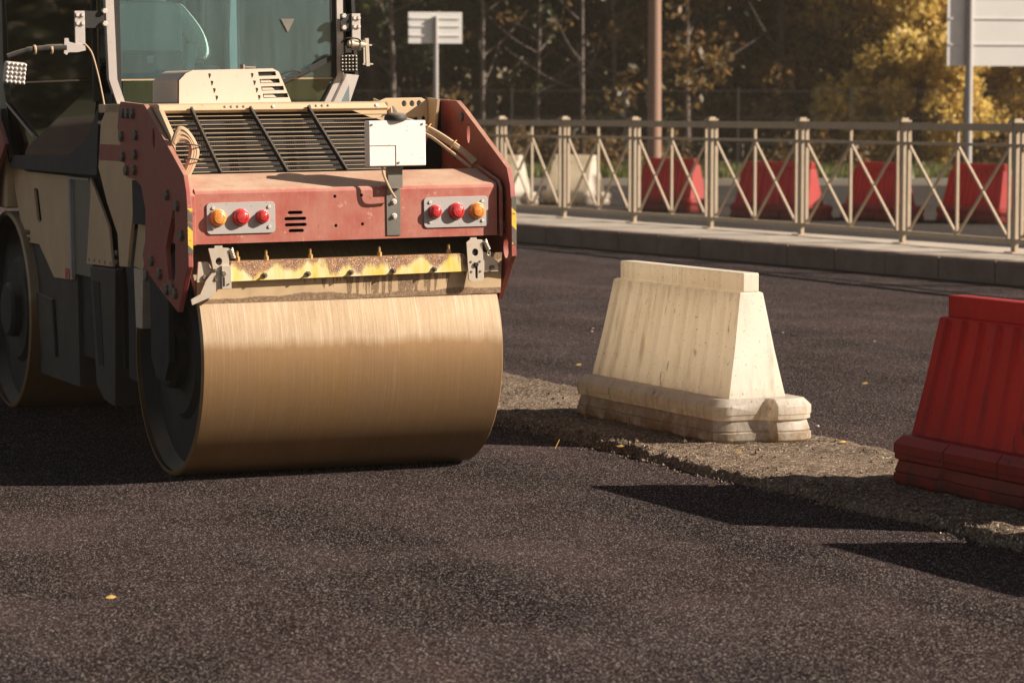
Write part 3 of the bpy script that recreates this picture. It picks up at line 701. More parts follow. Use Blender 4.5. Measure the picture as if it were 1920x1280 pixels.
# left side: dark glass door narrowing downward
quad('side_window', M['glass_side'], [(-.775, 3.30, 1.55), (-.775, 1.45, 1.55), (-.79, 1.20, 2.02), (-.79, 1.20, ZT), (-.79, 3.45, ZT), (-.79, 3.45, 2.0)])
quad('side_window', M['glass_side'], [(.70, 1.45, 1.55), (.70, 3.30, 1.55), (.70, 3.45, 2.0), (.70, 3.45, ZT), (.68, 1.36, ZT), (.70, 1.36, 2.0)])
MB().prism([(1.21, 1.88), (1.28, 1.50), (3.35, 1.50), (3.30, 1.58), (1.9, 1.60), (1.45, 1.70)], 'x', -.80, -.777).build('lower_side_panel', M['rubber'], cb)
MB().bar((-.80, 3.50, 1.75), (-.80, 3.50, ZT), .03, .05).build('cab_pillar', M['silver'], cb)
MB().bar((-.80, 3.30, 1.55), (-.80, 3.50, 1.85), .03, .05).build('cab_pillar', M['black'], cb)
MB().bar((-.805, 2.7, 1.70), (-.805, 3.40, 1.90), .008, .012).build('door_handle', M['silver'], cb)
MB().bar((-.797, 1.35, 2.02), (-.797, 3.4, 2.02), .006, .008).build('window_seal', M['cream'], cb)
MB().bar((-.80, 1.235, 1.90), (-.80, 1.235, ZT), .03, .04).build('cab_pillar', M['black'], cb)
# front of the cab (far side) and roof
quad('front_window', M['glass_side'], [(-.72, 3.52, 1.9), (.66, 3.52, 1.9), (.66, 3.52, ZT), (-.72, 3.52, ZT)])
for x_ in (-.745, -.05, .69): MB().bar((x_, 3.53, 1.6), (x_, 3.53, ZT), .05, .05).build('cab_pillar', M['cab_inside'], cb)
MB().box(-.86, .80, 1.0, 3.68, ZT, ZT + .12).build('cab_roof', M['cream'], cb, bevel=.03)
MB().box(-.70, .66, 2.9, 3.35, 1.565, 2.02).build('dashboard', M['cab_inside'], cb, bevel=.04)
MB().box(-.15, .12, 1.9, 2.5, 1.565, 2.10).build('side_console', M['cab_inside'], cb, bevel=.03)
MB().box(.12, .64, 1.20, 1.24, 1.56, 2.0).build('inner_panel', M['cab_inside'], cb)
m = MB(); m.tube([(-.42 + .19 * math.cos(a), 2.65 + .08 * math.sin(a), 2.22 + .17 * math.sin(a)) for a in [2 * math.pi * k / 24 for k in range(25)]], .014, 6); m.bar((-.42, 2.65, 2.22), (-.42, 2.95, 1.95), .04, .04)
m.build('steering_wheel', M['black'], cb, smooth=True)
# operator seat
so = empty('operator_seat', (-.415, 1.75, 1.56)); so.parent = cb
so2 = None
sb_pts = [(-.205, .44), (-.20, .80), (-.185, .865), (-.15, .895), (.15, .895), (.185, .865), (.20, .80), (.205, .44), (.17, .40), (-.17, .40)]
o = MB().prism(sb_pts, 'y', -.20, -.10).build('backrest', M['seat'], so, bevel=.025, seg=3); 
MB().prism([(-.20, .40), (.20, .40), (.19, .62), (-.19, .62)], 'y', -.225, -.195).build('backrest_shell', M['cab_inside'], so, bevel=.015)
MB().box(-.23, .23, -.12, .36, .27, .39).build('seat_cushion', M['seat'], so, bevel=.03)
MB().box(-.24, .24, -.18, .32, .003, .265).build('seat_base', M['cab_inside'], so, bevel=.02)
MB().prism([(-.22, .30), (-.17, .44), (.23, .50), (.25, .28)], 'y', -.26, -.23).build('seat_cover', M['seat'], so, bevel=.01)
MB().box(-.02, .02, -.229, -.226, .55, .59).build('seat_label', M['white_box'], so)
arm = MB().bar((.26, -.16, .60), (.26, .22, .62), .07, .06).build('armrest', M['seat'], so, bevel=.015)
MB().bar((.24, -.16, .46), (.26, -.15, .66), .06, .05).build('armrest', M['seat'], so, bevel=.015)
# triangle warning sticker and wiper
MB().prism([(-.04, .03), (.04, .03), (0, -.045)], 'y', -.002, 0).build('warning_sticker', M['grey'], cb).location = (.262, 1.134, 2.315)
MB().bar((-.69, 3.0, 2.2), (-.69, 3.0, 2.9), .03, .03).build('grab_rail', M['cab_inside'], cb)
for x_ in (.08, .20, .36): MB().tube(curve([(x_, 2.6, 1.6), (x_ + .01, 2.6, 2.3), (x_ + .06, 2.62, 2.9)]), .014, 6).build('grab_rail', M['silver'], cb, smooth=True)

# lamp arms on the rear pillars
def lamp(parent, c, size, n, facing, mat, lm='led'):
    c = Vector(c); bx_ = MB().box(-size / 2, size / 2, 0, .04, -size / 2, size / 2).build('work_lamp', M['black'] if mat != 'led' else M['silver'], parent, bevel=.012)
    bx_.location = c; bx_.rotation_euler = facing
    for i in range(n):
        for j in range(n):
            q = MB(); s_ = size / n; q.lathe([(s_ * .38, 0), (s_ * .36, .006), (0, .012)], (0, -1, 0), (-size / 2 + s_ * (i + .5), -.0005, -size / 2 + s_ * (j + .5)), 8)
            q.build('led', M[lm], bx_)
    return bx_
# left
la_e = MB().box(-.955, -.785, 1.10, 1.108, 2.295, 2.385).build('lamp_bracket', M['black'], cb)
for z_ in (2.405, 2.338): 
    m = MB(); hexs(m, (-.785, 1.10, z_ - .02), (0, -1, 0), .016, .022); m.build('bolt', M['bolt_light'], la_e)
MB().box(-.950, -.895, 1.085, 1.099, 2.195, 2.385).build('lamp_plate', M['silver'], la_e, bevel=.002)
for x_ in (-.937, -.908):
    for z_ in (2.363, 2.318): 
        m = MB(); hexs(m, (x_, 1.085, z_), (0, -1, 0), .011, .012); m.build('bolt', M['bolt_light'], la_e)
MB().prism([(-1.01, 2.24), (-.99, 2.24), (-.985, 2.22), (-.90, 2.20), (-.895, 2.175), (-.94, 2.165), (-.99, 2.165), (-1.0, 2.15), (-1.015, 2.16)], 'y', 1.075, 1.084).build('lamp_clamp', M['silver'], la_e)
arm_l = MB(); arm_l.tube(curve([(-1.0, 1.09, 2.19), (-1.12, 1.09, 2.185), (-1.22, 1.09, 2.175), (-1.32, 1.09, 2.145)]), [.021] * 8 + [.018] * 8 + [.014] * 9, 10); arm_l.build('lamp_arm', M['black'], la_e, smooth=True)
for x_ in (-1.17, -1.08): 
    m = MB(); m.lathe([(.024, -.006), (.026, 0), (.024, .006)], (1, 0, .05), (x_, 1.09, 2.18), 12); m.build('arm_clip', M['hose'], la_e)
lamp(la_e, (-1.285, 1.05, 2.055), .118, 5, (.1, .1, .1), 'led')
MB().tube(curve([(-.90, 1.08, 2.21), (-.865, 1.07, 2.16), (-.835, 1.07, 2.05), (-.815, 1.07, 1.95), (-.79, 1.08, 1.82)]), .0055, 6).build('lamp_cable', M['hose'], la_e, smooth=True)
# right
ra_e = MB().box(.555, .615, 1.085, 1.095, 2.275, 2.37).build('lamp_bracket', M['black'], cb)
for z_ in (2.36, 2.295): 
    m = MB(); hexs(m, (.57, 1.085, z_), (0, -1, 0), .015, .02); m.build('bolt', M['bolt_light'], ra_e)
MB().box(.618, .668, 1.075, 1.088, 2.17, 2.372).build('lamp_plate', M['silver'], ra_e, bevel=.002)
for x_ in (.631, .657):
    for z_ in (2.347, 2.30): 
        m = MB(); hexs(m, (x_, 1.075, z_), (0, -1, 0), .0105, .012); m.build('bolt', M['bolt_light'], ra_e)
m = MB(); m.cyl((.585, 1.05, 2.205), (.685, 1.05, 2.197), .020, 12); m.cyl((.60, 1.05, 2.205), (.612, 1.05, 2.205), .026, 12); m.cyl((.65, 1.05, 2.2), (.662, 1.05, 2.2), .026, 12); m.build('lamp_arm', M['zinc'], ra_e, smooth=True)
m = MB(); m.bar((.69, 1.04, 2.235), (.695, 1.04, 2.08), .014, .02); m.bar((.676, 1.04, 2.225), (.676, 1.04, 2.09), .008, .012); m.bar((.66, 1.04, 2.197), (.72, 1.04, 2.197), .008, .008); m.bar((.665, 1.04, 2.092), (.725, 1.04, 2.092), .008, .008); m.build('lamp_clamp', M['zinc'], ra_e)
MB().tube(curve([(.55, 1.07, 2.21), (.575, 1.05, 2.235), (.63, 1.03, 2.232), (.655, 1.03, 2.215)]), .0045, 6).build('lamp_cable', M['black'], ra_e, smooth=True)
MB().box(.565, .60, 1.04, 1.07, 2.155, 2.195).build('lamp_mount', M['black'], ra_e)
lamp(ra_e, (.588, 1.05, 2.098), .095, 5, (-.05, 0, -.35), 'black', 'grey')
# wiper
m = MB(); m.bar((.505, 1.10, 2.13), (.37, 1.10, 2.065), .012, .03); m.bar((.37, 1.10, 2.065), (.18, 1.10, 1.985), .010, .022); m.tube(curve([(.18, 1.095, 2.0), (.20, 1.095, 2.035), (.28, 1.095, 2.06), (.32, 1.095, 2.05)]), .004, 5); m.build('window_wiper', M['black'], cb)

# machine body, left side ---------------------------------------------
bd = MB().prism([(3.10, 1.04), (3.0, .27), (2.05, .27), (2.05, 1.04)], 'x', -.725, -.30).build('chassis', M['dark_grey'], R)
MB().prism([(3.60, 1.54), (3.14, 1.484), (2.10, 1.478), (2.10, .882), (2.53, .873), (2.88, 1.052), (3.26, 1.052), (3.45, 1.33)], 'x', -.745, -.7255, [[(2.985, 1.378), (2.93, 1.388), (2.87, 1.378), (2.80, 1.20), (2.86, 1.185), (2.92, 1.20)]]).build('side_panel', M['cream_side'], bd, bevel=.004)
MB().box(-.735, -.728, 1.66, 2.09, .92, 1.47).build('step_recess', M['grey'], bd)
MB().box(-.7555, -.735, 2.06, 2.10, .90, 1.475).build('recess_frame', M['lamp_grey'], bd)
MB().box(-.7555, -.735, 1.64, 2.06, 1.462, 1.475).build('recess_frame', M['lamp_grey'], bd)
MB().prism([(1.635, 1.482), (1.26, 1.217), (1.20, 1.004), (1.763, .993), (1.72, 1.12), (1.64, 1.38)], 'x', -.745, -.728).build('side_panel', M['cream_side'], bd, bevel=.004)
MB().prism([(1.70, .984), (1.165, .991), (1.23, .234), (1.45, .25), (1.62, .33)], 'x', -.74, -.35).build('side_tank', M['dark_grey'], bd, bevel=.006)
MB().prism([(1.64, .905), (1.50, .905), (1.44, .44), (1.55, .44)], 'x', -.7435, -.7405).build('vent_slot', M['slot_black'], bd)
MB().prism([(3.0, .76), (2.60, .74), (2.56, .40), (2.90, .44)], 'x', -.745, -.726).build('service_door', M['dark_grey'], bd, bevel=.004)
MB().box(-.749, -.7455, 2.14, 2.24, .885, .945).build('side_reflector', M['red_lens'], bd)
for y_, z_ in ((3.19, 1.115), (3.12, 1.115), (3.19, 1.075), (3.12, 1.075), (.80, 1.10), (.80, 1.05)):
    m = MB(); hexs(m, (-.745 if y_ > 1 else -.823, y_, z_), (-1, 0, 0), .016, .012); m.build('bolt', M['bolt'], bd)
for k in range(5):
    m = MB(); m.lathe([(0, .002), (.01, .002), (.01, 0)], (-1, 0, 0), (-.745, 1.70 - k * .115, 1.02), 8); m.build('rivet', M['bolt'], bd)
MB().box(-.7, .72, 1.15, 3.4, .45, 1.49).build('engine_block', M['black'], bd)
# rear frame side (cream) with maroon band, and dark fender arc
rf = MB().prism([(.93, 1.888), (1.09, 1.79), (1.165, 1.546), (1.0, 1.36), (.80, 1.20), (.78, 1.03), (.62, 1.035), (.50, 1.30), (.35, 1.476), (.35, 1.888)], 'x', -.82, -.80).build('engine_side', M['cream_side'], R, bevel=.004)
MB().prism([(1.108, 1.673), (1.149, 1.587), (.4, 1.587), (.4, 1.673)], 'x', -.8215, -.8205).build('maroon_band', M['red_dark'], rf)
MB().prism([(.60, 1.04), (.46, 1.33), (.32, 1.475), (.20, 1.48), (.26, 1.30), (.42, 1.03)], 'x', -.79, -.50).build('engine_lug', M['cream'], rf)
MB().prism([(.60, 1.03), (.42, 1.03), (.46, .72), (.58, .72)], 'x', -.79, -.74).build('engine_lug', M['zinc'], rf)
arc = [(1.36, 1.58), (1.18, 1.42), (.99, 1.18), (.90, .9), (.92, .4)]
m = MB()
for a, b in zip(arc[:-1], arc[1:]): m.bar((-.66, a[0], a[1]), (-.66, b[0], b[1]), .30, .08, (1, 0, 0))
m.build('fender_edge', M['black'], R)
# front drum frame seen at the frame edge
ff = MB().prism([(3.2, 1.65), (3.5, 1.9), (4.0, 1.9), (4.3, 1.5), (4.2, 1.1), (3.9, 1.0), (3.7, 1.05), (3.6, 1.25), (3.5, 1.45)], 'x', -.862, -.836).build('side_plate', M['red_dark'], R, bevel=.004)
MB().prism([(3.2, 1.65), (3.5, 1.9), (4.0, 1.9), (4.3, 1.5), (4.2, 1.1), (3.9, 1.0), (3.7, 1.05), (3.6, 1.25), (3.5, 1.45)], 'x', .836, .862).build('side_plate', M['red_dark'], R, bevel=.004)
MB().box(-.80, .80, 3.5, 4.3, 1.25, 1.75).build('front_frame', M['cream'], R, bevel=.02)
MB().box(-.45, .45, .45, 3.3, .55, 1.2).build('machine_frame', M['black'], R)
# drum yoke arm, left inside plate
MB().prism([(-.20, .93), (.14, 1.05), (.14, .60), (.05, .50), (-.10, .50), (-.18, .60)], 'x', -.835, -.80).build('drum_yoke', M['black'], R, bevel=.004)
MB().prism([(-.20, .93), (.14, 1.05), (.14, .60), (.05, .50), (-.10, .50), (-.18, .60)], 'x', .80, .835).build('drum_yoke', M['black'], R, bevel=.004)

# ------------------------------------------------------------------ operator (seated in the cab)
def person():
    mats = [M['shirt'], M['trousers'], M['skin']]
    V = []; Ed = []; Rr = []
    def chain(pts, rads, start=None):
        prev = start
        for p, r in zip(pts, rads):
            V.append(p); Rr.append(r); i = len(V) - 1
            if prev is not None: Ed.append((prev, i))
            prev = i
        return prev
    # local: x right, y forward, z up ; seat surface at z=0
    chain([(0, .02, .10), (0, -.01, .27), (0, 0, .42), (0, .01, .50), (0, .02, .58), (0, .04, .66), (0, .045, .74)], [(.17, .13), (.155, .115), (.175, .12), (.10, .08), (.055, .055), (.085, .10), (.075, .09)])
    for sg in (-1, 1):
        chain([(sg * .10, .10, .09), (sg * .13, .32, .10), (sg * .14, .48, .10), (sg * .14, .50, -.10), (sg * .14, .48, -.27), (sg * .14, .60, -.28)], [.092, .082, .065, .055, .045, .04], 0)
        chain([(sg * .17, 0, .44), (sg * .25, -.05, .32), (sg * .300, -.06, .20), (sg * .25, .12, .20), (sg * .22, .24, .22)], [.062, .056, .050, .042, .030], 2)
        w_ = len(V) - 1
        chain([(sg * .215, .29, .225), (sg * .21, .315, .225)], [(.038, .022), (.036, .018)], w_); pm = len(V) - 1
        for k, (dx, ln) in enumerate(((-.027, .060), (-.009, .072), (.009, .068), (.026, .052))):
            chain([(sg * .21 + dx, .335, .225), (sg * .21 + dx, .335 + ln * .55, .222), (sg * .21 + dx, .335 + ln, .200)], [.0095, .009, .008], pm)
        chain([(sg * .18, .29, .215), (sg * .165, .325, .205)], [.011, .009], w_)
    me = bpy.data.meshes.new('person'); me.from_pydata(V, Ed, [])
    ob = bpy.data.objects.new('person', me); COL.objects.link(ob)
    sk = ob.modifiers.new('skin', 'SKIN'); sk.use_smooth_shade = True
    for i, r in enumerate(Rr):
        me.skin_vertices[0].data[i].radius = r if isinstance(r, tuple) else (r, r)
    me.skin_vertices[0].data[0].use_root = True
    sb = ob.modifiers.new('sub', 'SUBSURF'); sb.levels = 2; sb.render_levels = 2
    dg = bpy.context.evaluated_depsgraph_get(); m2 = bpy.data.meshes.new_from_object(ob.evaluated_get(dg))
    ob.modifiers.clear(); ob.data = m2
    m2.materials.clear()
    for q in mats: m2.materials.append(q)
    for p in m2.polygons:
        c = p.center; p.use_smooth = True
        if c.z > .52 or (abs(c.x) > .13 and c.y > .20 and c.z > .155 and c.z < .3): p.material_index = 2
        elif c.z < .13 or (c.y > .2): p.material_index = 1
        else: p.material_index = 0
    for sg in (-1, 1):
        e = MB(); e.lathe([(0, 0), (.011, .002), (.011, .008), (0, .012)], (0, 1, 0), (sg * .032, .125, .70), 10); e.build('eye', M['hair'], ob)
        e = MB(); e.lathe([(.006, 0), (.024, .006), (.022, .014), (0, .010)], (sg, 0, 0), (sg * .078, .04, .69), 12); e.build('ear', M['skin'], ob, smooth=True)
    MB().prism([(.125, .715), (.158, .675), (.125, .665)], 'x', -.013, .013).build('nose', M['skin'], ob, bevel=.005)
    e = MB(); e.lathe([(0, .085), (.06, .07), (.095, .03), (.098, -.01), (.09, -.04)], (0, -.35, 1), (0, .03, .745), 20); e.build('hair', M['hair'], ob, smooth=True)
    return ob
pe = person()
mw = Matrix.Translation(RL) @ Matrix.Rotation(TH, 4, 'Z') @ Matrix.Rotation(-ROLL, 4, 'Y')
pe.matrix_world = mw @ Matrix.Translation((-.335, 1.80, 1.955))
tag(pe, 'person in a light beige shirt sitting in the cab seat with one elbow out', 'person')

# ------------------------------------------------------------------ water filled barriers
def barrier_meshes(mat):
    parts = {}
    # local frame: x = along (towards camera end = +), y = across (0 = left face .. .56), z up. origin = centre of base
    Lh = .865; W = .56
    def tier(z0, z1, k):
        m = MB(); hw = W / 2; pts = []
        # plan outline with side notches and interlocking ends
        def side(yy, sg, rev):
            xs = [(-Lh + .03, 0), (-.46, 0), (-.44, .022), (-.36, .022), (-.34, 0), (.22, 0), (.24, .022), (.32, .022), (.34, 0), (Lh - .07, 0)]
            if k: xs = [(-Lh + .03, 0), (-.42, 0), (-.416, .010), (-.408, .010), (-.404, 0), (.02, 0), (.024, .010), (.032, .010), (.036, 0), (.45, 0), (.454, .010), (.462, .010), (.466, 0), (Lh - .07, 0)]
            q = [(x, yy - sg * d) for x, d in xs]; return q[::-1] if rev else q
        pts += side(-hw, -1, False)
        pts += [(Lh - .02, -hw + .05), (Lh, -hw + .09), (Lh, -.00), (Lh + .02, .03), (Lh + .075, .05), (Lh + .085, .10), (Lh + .08, hw - .06), (Lh + .04, hw)]
        pts += side(hw, 1, True)[1:]
        pts += [(-Lh - .04, hw), (-Lh - .08, hw - .06), (-Lh - .08, .02), (-Lh, 0), (-Lh, -hw + .05)]
        n = len(pts)
        def ring(ins, z): return [(x * (1 - ins / .9) , y * (1 - ins / .28), z) for x, y in pts]
        if k == 0: rings = [ring(.012, z0), ring(0, z0 + .015), ring(0, z0 + .055), ring(.010, z0 + .060), ring(.004, z0 + .065), ring(.018, z1)]
        else: rings = [ring(.016, z0), ring(.004, z0 + .006), ring(.004, z0 + .030), ring(.0, z0 + .034), ring(0, z0 + .078), ring(.010, z0 + .092), ring(.032, z1)]
        vs = [v for r in rings for v in r]; nr = len(rings)
        fs = [(a * n + i, a * n + (i + 1) % n, (a + 1) * n + (i + 1) % n, (a + 1) * n + i) for a in range(nr - 1) for i in range(n)]
        t_ = geometry.tessellate_polygon([[Vector((x, y, 0)) for x, y in pts]])
        fs += [tuple(q) for q in t_] + [tuple(i + n * (nr - 1) for i in q) for q in t_]
        m.add(vs, fs)
        return m
    parts['lower_base'] = tier(0, .118, 0); parts['upper_base'] = tier(.120, .238, 1)
    # body with shallow vertical ribs on both long sides
    m = MB(); nrib = 10; bx0, bx1 = -.835, .80
    prof = []
    step = (bx1 - bx0 - .10) / nrib
    xs = [(bx0, 0)]; x = bx0 + .06
    for i in range(nrib):
        xs += [(x, 0), (x + step * .10, .019), (x + step * .34, .019), (x + step * .48, 0)]; x += step
    xs += [(bx1, 0)]
    def lvl(z, hwid, inset_x, amp): 
        f = 1 - inset_x / .82
        a = [(X * f, -hwid + d * amp, z) for X, d in xs]; b = [(X * f, hwid - d * amp, z) for X, d in reversed(xs)]
        return a + b
    rings = [lvl(.236, .178, .0, .3), lvl(.262, .174, .004, 1), lvl(.50, .125, .034, 1), lvl(.775, .078, .068, 1), lvl(.805, .073, .072, .2), lvl(.812, .060, .085, 0)]
    n = len(rings[0]); vs = [v for r in rings for v in r]
    fs = [(a * n + i, a * n + (i + 1) % n, (a + 1) * n + (i + 1) % n, (a + 1) * n + i) for a in range(len(rings) - 1) for i in range(n)]
    fs.append(tuple((len(rings) - 1) * n + i for i in range(n)))
    m.add(vs, fs); parts['barrier_body'] = m
    parts['top_ridge'] = MB().box(-.725, .725, -.050, .050, .811, .915)
    return parts
def make_barrier(mat, label, name='barrier'):
    e = empty(name, (0, 0, 0)); tag(e, label, 'barrier', 'plastic road barriers')
    for k, m in barrier_meshes(mat).items():
        o = m.build(k, mat, e, bevel=.007 if k in ('top_ridge',) else (.004 if 'base' in k else .003), seg=2)
    return e
def place(e, corner, psi, z, scale=1):
    """corner = plan position of the far-left base corner; psi = yaw of the long axis from -Y"""
    d = Vector((math.sin(psi), -math.cos(psi), 0)); n = Vector((math.cos(psi), math.sin(psi), 0))
    c = Vector(corner) + d * .865 * scale + n * .28 * scale
    e.location = (c.x, c.y, z); e.rotation_euler = (0, 0, psi - math.pi / 2); e.scale = (scale,) * 3
    return e
wb = make_barrier(M['white_plastic'], 'dirty white plastic road barrier standing on the rough asphalt strip, nearest white one', 'road_barrier')
place(wb, (.373, 16.75, 0), math.radians(25.4), .043)
# foot end cavity details: drain recess
rb = make_barrier(M['red_plastic'], 'big red plastic road barrier in the right foreground, cut by the picture edge', 'road_barrier')
place(rb, (1.835, 13.63, 0), math.radians(25.2), .043)
r2 = copy_tree(rb); place(r2, (2.70, 11.78, 0), math.radians(24.8), .0); r2['label'] = 'red plastic road barrier just outside the right edge, nearest the camera, casting the lowest shadow'
far = [('w', 945, 383, 25, 'white plastic road barrier behind the railing, next to the roller red side plate'), ('w', 1080, 383, 27, 'white plastic road barrier behind the railing between the third and fourth panels'),
       ('r', 1262, 397, 32, 'dark red plastic road barrier behind the railing beside the brown lamp pole'), ('r', 1466, 411, 42, 'bright red plastic road barrier behind the railing with sunlit end foot'),
       ('r', 1658, 413, 22, 'orange red plastic road barrier behind the railing, left of the large grey sign pole'), ('r', 1847, 418, 24, 'orange red plastic road barrier behind the railing, under the large grey sign')]
for kd, px, py, yaw, lb in far:
    zf = 5300 * 1.85 / (py - 205); x = (px - 960) / 5300 * zf
    e = copy_tree(wb if kd == 'w' else rb); e['label'] = lb
    e.location = (x, zf + .5, 0); e.rotation_euler = (0, 0, math.radians(yaw - 90)); e.scale = (1.05,) * 3

# ------------------------------------------------------------------ railing fence
FX = [(-4.9, 53.0), (-4.0, 50.6), (-3.05, 48.9), (-2.1, 47.2), (-1.15, 45.5), (-.17, 43.75), (.77, 42.0), (1.73, 40.15), (2.69, 38.3), (3.70, 36.2), (4.69, 33.95), (5.64, 31.7), (6.60, 29.45), (7.55, 27.2)]
fence = empty('railing_fence', (FX[5][0], FX[5][1], .246)); tag(fence, 'beige painted steel railing with crossed diagonal bars along the pavement', 'fence')
def fbar(name, p, q, wd, ht, up=(0, 0, 1)):
    off = Vector(fence.location); m = MB().bar(Vector(p) - off, Vector(q) - off, wd, ht, up); return m.build(name, M['galv'], fence)
PZ = .246
for i, (x, y) in enumerate(FX):
    off = Vector(fence.location)
    m = MB(); cx, cy = x - off.x, y - off.y
    dirv = Vector((FX[min(i + 1, len(FX) - 1)][0] - FX[max(i - 1, 0)][0], FX[min(i + 1, len(FX) - 1)][1] - FX[max(i - 1, 0)][1], 0)).normalized()
    m.bar((cx, cy, 0), (cx, cy, 1.45), .045, .085, tuple(dirv))
    po = m.build('post', M['galv'], fence)
    m = MB(); m.bar((cx, cy, 1.452), (cx, cy, 1.475), .14, .14, tuple(dirv)); m.bar((cx, cy, 1.475), (cx, cy, 1.50), .09, .09, tuple(dirv)); m.build('post_cap', M['galv'], po)
    m = MB(); m.bar((cx, cy, 0), (cx, cy, .012), .17, .17, tuple(dirv)); m.build('post_foot', M['galv'], po)
for (a, b) in zip(FX[:-1], FX[1:]):
    A_ = Vector((a[0], a[1], PZ)); B_ = Vector((b[0], b[1], PZ)); d = (B_ - A_).normalized(); Ln = (B_ - A_).length
    p0 = A_ + d * .13; p1 = B_ - d * .13; mid = (A_ + B_) / 2; up = lambda v, z: v + Vector((0, 0, z))
    fbar('top_rail', up(A_ + d * .04, 1.40), up(B_ - d * .04, 1.40), .06, .085)
    fbar('middle_rail', up(A_ + d * .04, 1.20), up(B_ - d * .04, 1.20), .035, .035)
    fbar('bottom_rail', up(A_ + d * .04, .13), up(B_ - d * .04, .13), .05, .05)
    fbar('end_bar', up(p0, .14), up(p0, 1.37), .045, .045, tuple(d)); fbar('end_bar', up(p1, .14), up(p1, 1.37), .03, .03, tuple(d))
    fbar('middle_bar', up(mid, .14), up(mid, 1.36), .034, .034, tuple(d))
    for (u_, v_) in ((p0, mid), (mid, p1)):
        fbar('diagonal_bar', up(u_, 1.19), up(v_, .15), .027, .027, (0, 0, 1)); fbar('diagonal_bar', up(u_, .15) + Vector((.012, .02, 0)), up(v_, 1.19) + Vector((.012, .02, 0)), .027, .027, (0, 0, 1))

# ------------------------------------------------------------------ poles and signs
def at(px, Z, py=205): return (px - 960) / 5300 * Z
lp = empty('lamp_post', (at(1226, 60), 60, 0)); tag(lp, 'brown street lamp pole rising behind the railing near the dark red barrier', 'lamp post')
MB().tube([(0, 0, 0), (0, 0, 9)], [.155, .11], 16).build('pole', M['pole_brown'], lp, smooth=True)
MB().box(-.22, .22, -.22, .22, 0, .05).build('base_plate', M['pole_brown'], lp)
MB().tube(curve([(0, 0, 8.95), (0, -.4, 9.5), (0, -1.5, 9.8)]), .05, 8).build('arm', M['pole_brown'], lp, smooth=True)
MB().box(-.15, .15, -2.2, -1.5, 9.74, 9.84).build('lamp_head', M['pole_grey'], lp, bevel=.03)
def sign(px, Z, w_, z0, z1, label, tilt=0, poff=0, pr=.035, yaw=.12):
    e = empty('road_sign', (at(px, Z), Z, 0), (0, 0, yaw)); tag(e, label, 'sign')
    MB().cyl((0, 0, 0), (0, 0, z1 - .08), pr, 12).build('pole', M['pole_grey'], e, smooth=True)
    b = MB().box(-w_ / 2 + poff, w_ / 2 + poff, .05, .056, z0, z1).build('sign_back', M['sign_back'], e); b.rotation_euler = (0, tilt, 0)
    for k in (.25, .55, .8):
        z = z0 + (z1 - z0) * k; r = MB().bar((-w_ / 2 + poff + .04, .040, z), (w_ / 2 + poff - .04, .040, z), .018, .025).build('sign_rail', M['sign_back'], b)
    return e
sign(818, 52, 1.0, 3.05, 3.62, 'small rectangular sign seen from behind on a thin pole above the roller', 0, .0, .045, .22)
sign(1813, 54, 1.95, 2.67, 4.3, 'large grey sign seen from behind at the upper right corner of the photo', 0, .55, .075, .2)

# ------------------------------------------------------------------ vegetation
def leaf_mesh(name, centers, radii, per, size, mat, flat=1.0):
    C_ = []
    for c, r in zip(centers, radii):
        n = int(per * (r / np.mean(radii)) ** 2)
        d = rng.normal(size=(n, 3)); d /= np.linalg.norm(d, axis=1)[:, None]
        rad = r * rng.uniform(.35, 1.05, n) ** .6
        C_.append(np.array(c) + d * rad[:, None] * np.array([1, 1, flat]))
    P = np.concatenate(C_); n = len(P)
    a = rng.normal(size=(n, 3)); a /= np.linalg.norm(a, axis=1)[:, None]
    b = np.cross(a, rng.normal(size=(n, 3))); b /= np.linalg.norm(b, axis=1)[:, None]
    s_ = size * rng.uniform(.6, 1.4, n)[:, None]
    V = np.stack([P - a * s_, P - b * s_ * .5, P + a * s_, P + b * s_ * .5], 1).reshape(-1, 3)
    me = bpy.data.meshes.new(name); me.from_pydata(V.tolist(), [], np.arange(n * 4).reshape(-1, 4).tolist()); me.materials.append(mat)
    return me
def crown_mesh(name, h0, h1, rad, nb, per, size, mat):
    cs, rs = [], []
    for i in range(nb):
        z = random.uniform(h0, h1); k = 1 - abs((z - (h0 + (h1 - h0) * .4)) / (h1 - h0)) * 1.1
        a = random.uniform(0, 6.28); r = rad * max(.2, k) * random.uniform(.2, 1)
        cs.append((r * math.cos(a), r * math.sin(a), z)); rs.append(random.uniform(.5, 1.2) * rad * .30)
    return leaf_mesh(name, cs, rs, per, size, mat, .8)
def trunk_mesh(h, r, mat, lean=.3):
    m = MB(); top = Vector((random.uniform(-lean, lean), random.uniform(-lean, lean), h))
    pts = curve([(0, 0, 0), (top.x * .2 + .05, top.y * .3, h * .3), (top.x * .7, top.y * .6, h * .65), top], 4)
    m.tube(pts, [r * (1.25 if i == 0 else 1 - .7 * i / len(pts)) for i in range(len(pts))], 9)
    for k in range(7):
        z = h * random.uniform(.3, .85); a = random.uniform(0, 6.28); q = Vector((top.x * z / h * .8, top.y * z / h * .8, z)); ln = random.uniform(1.2, 2.6)
        m.tube(curve([q, q + Vector((math.cos(a) * ln * .5, math.sin(a) * ln * .5, .5)), q + Vector((math.cos(a) * ln, math.sin(a) * ln, 1.3))], 3), [r * .32 * (1 - i / 8) for i in range(7)], 5)
    return m
VAR = []
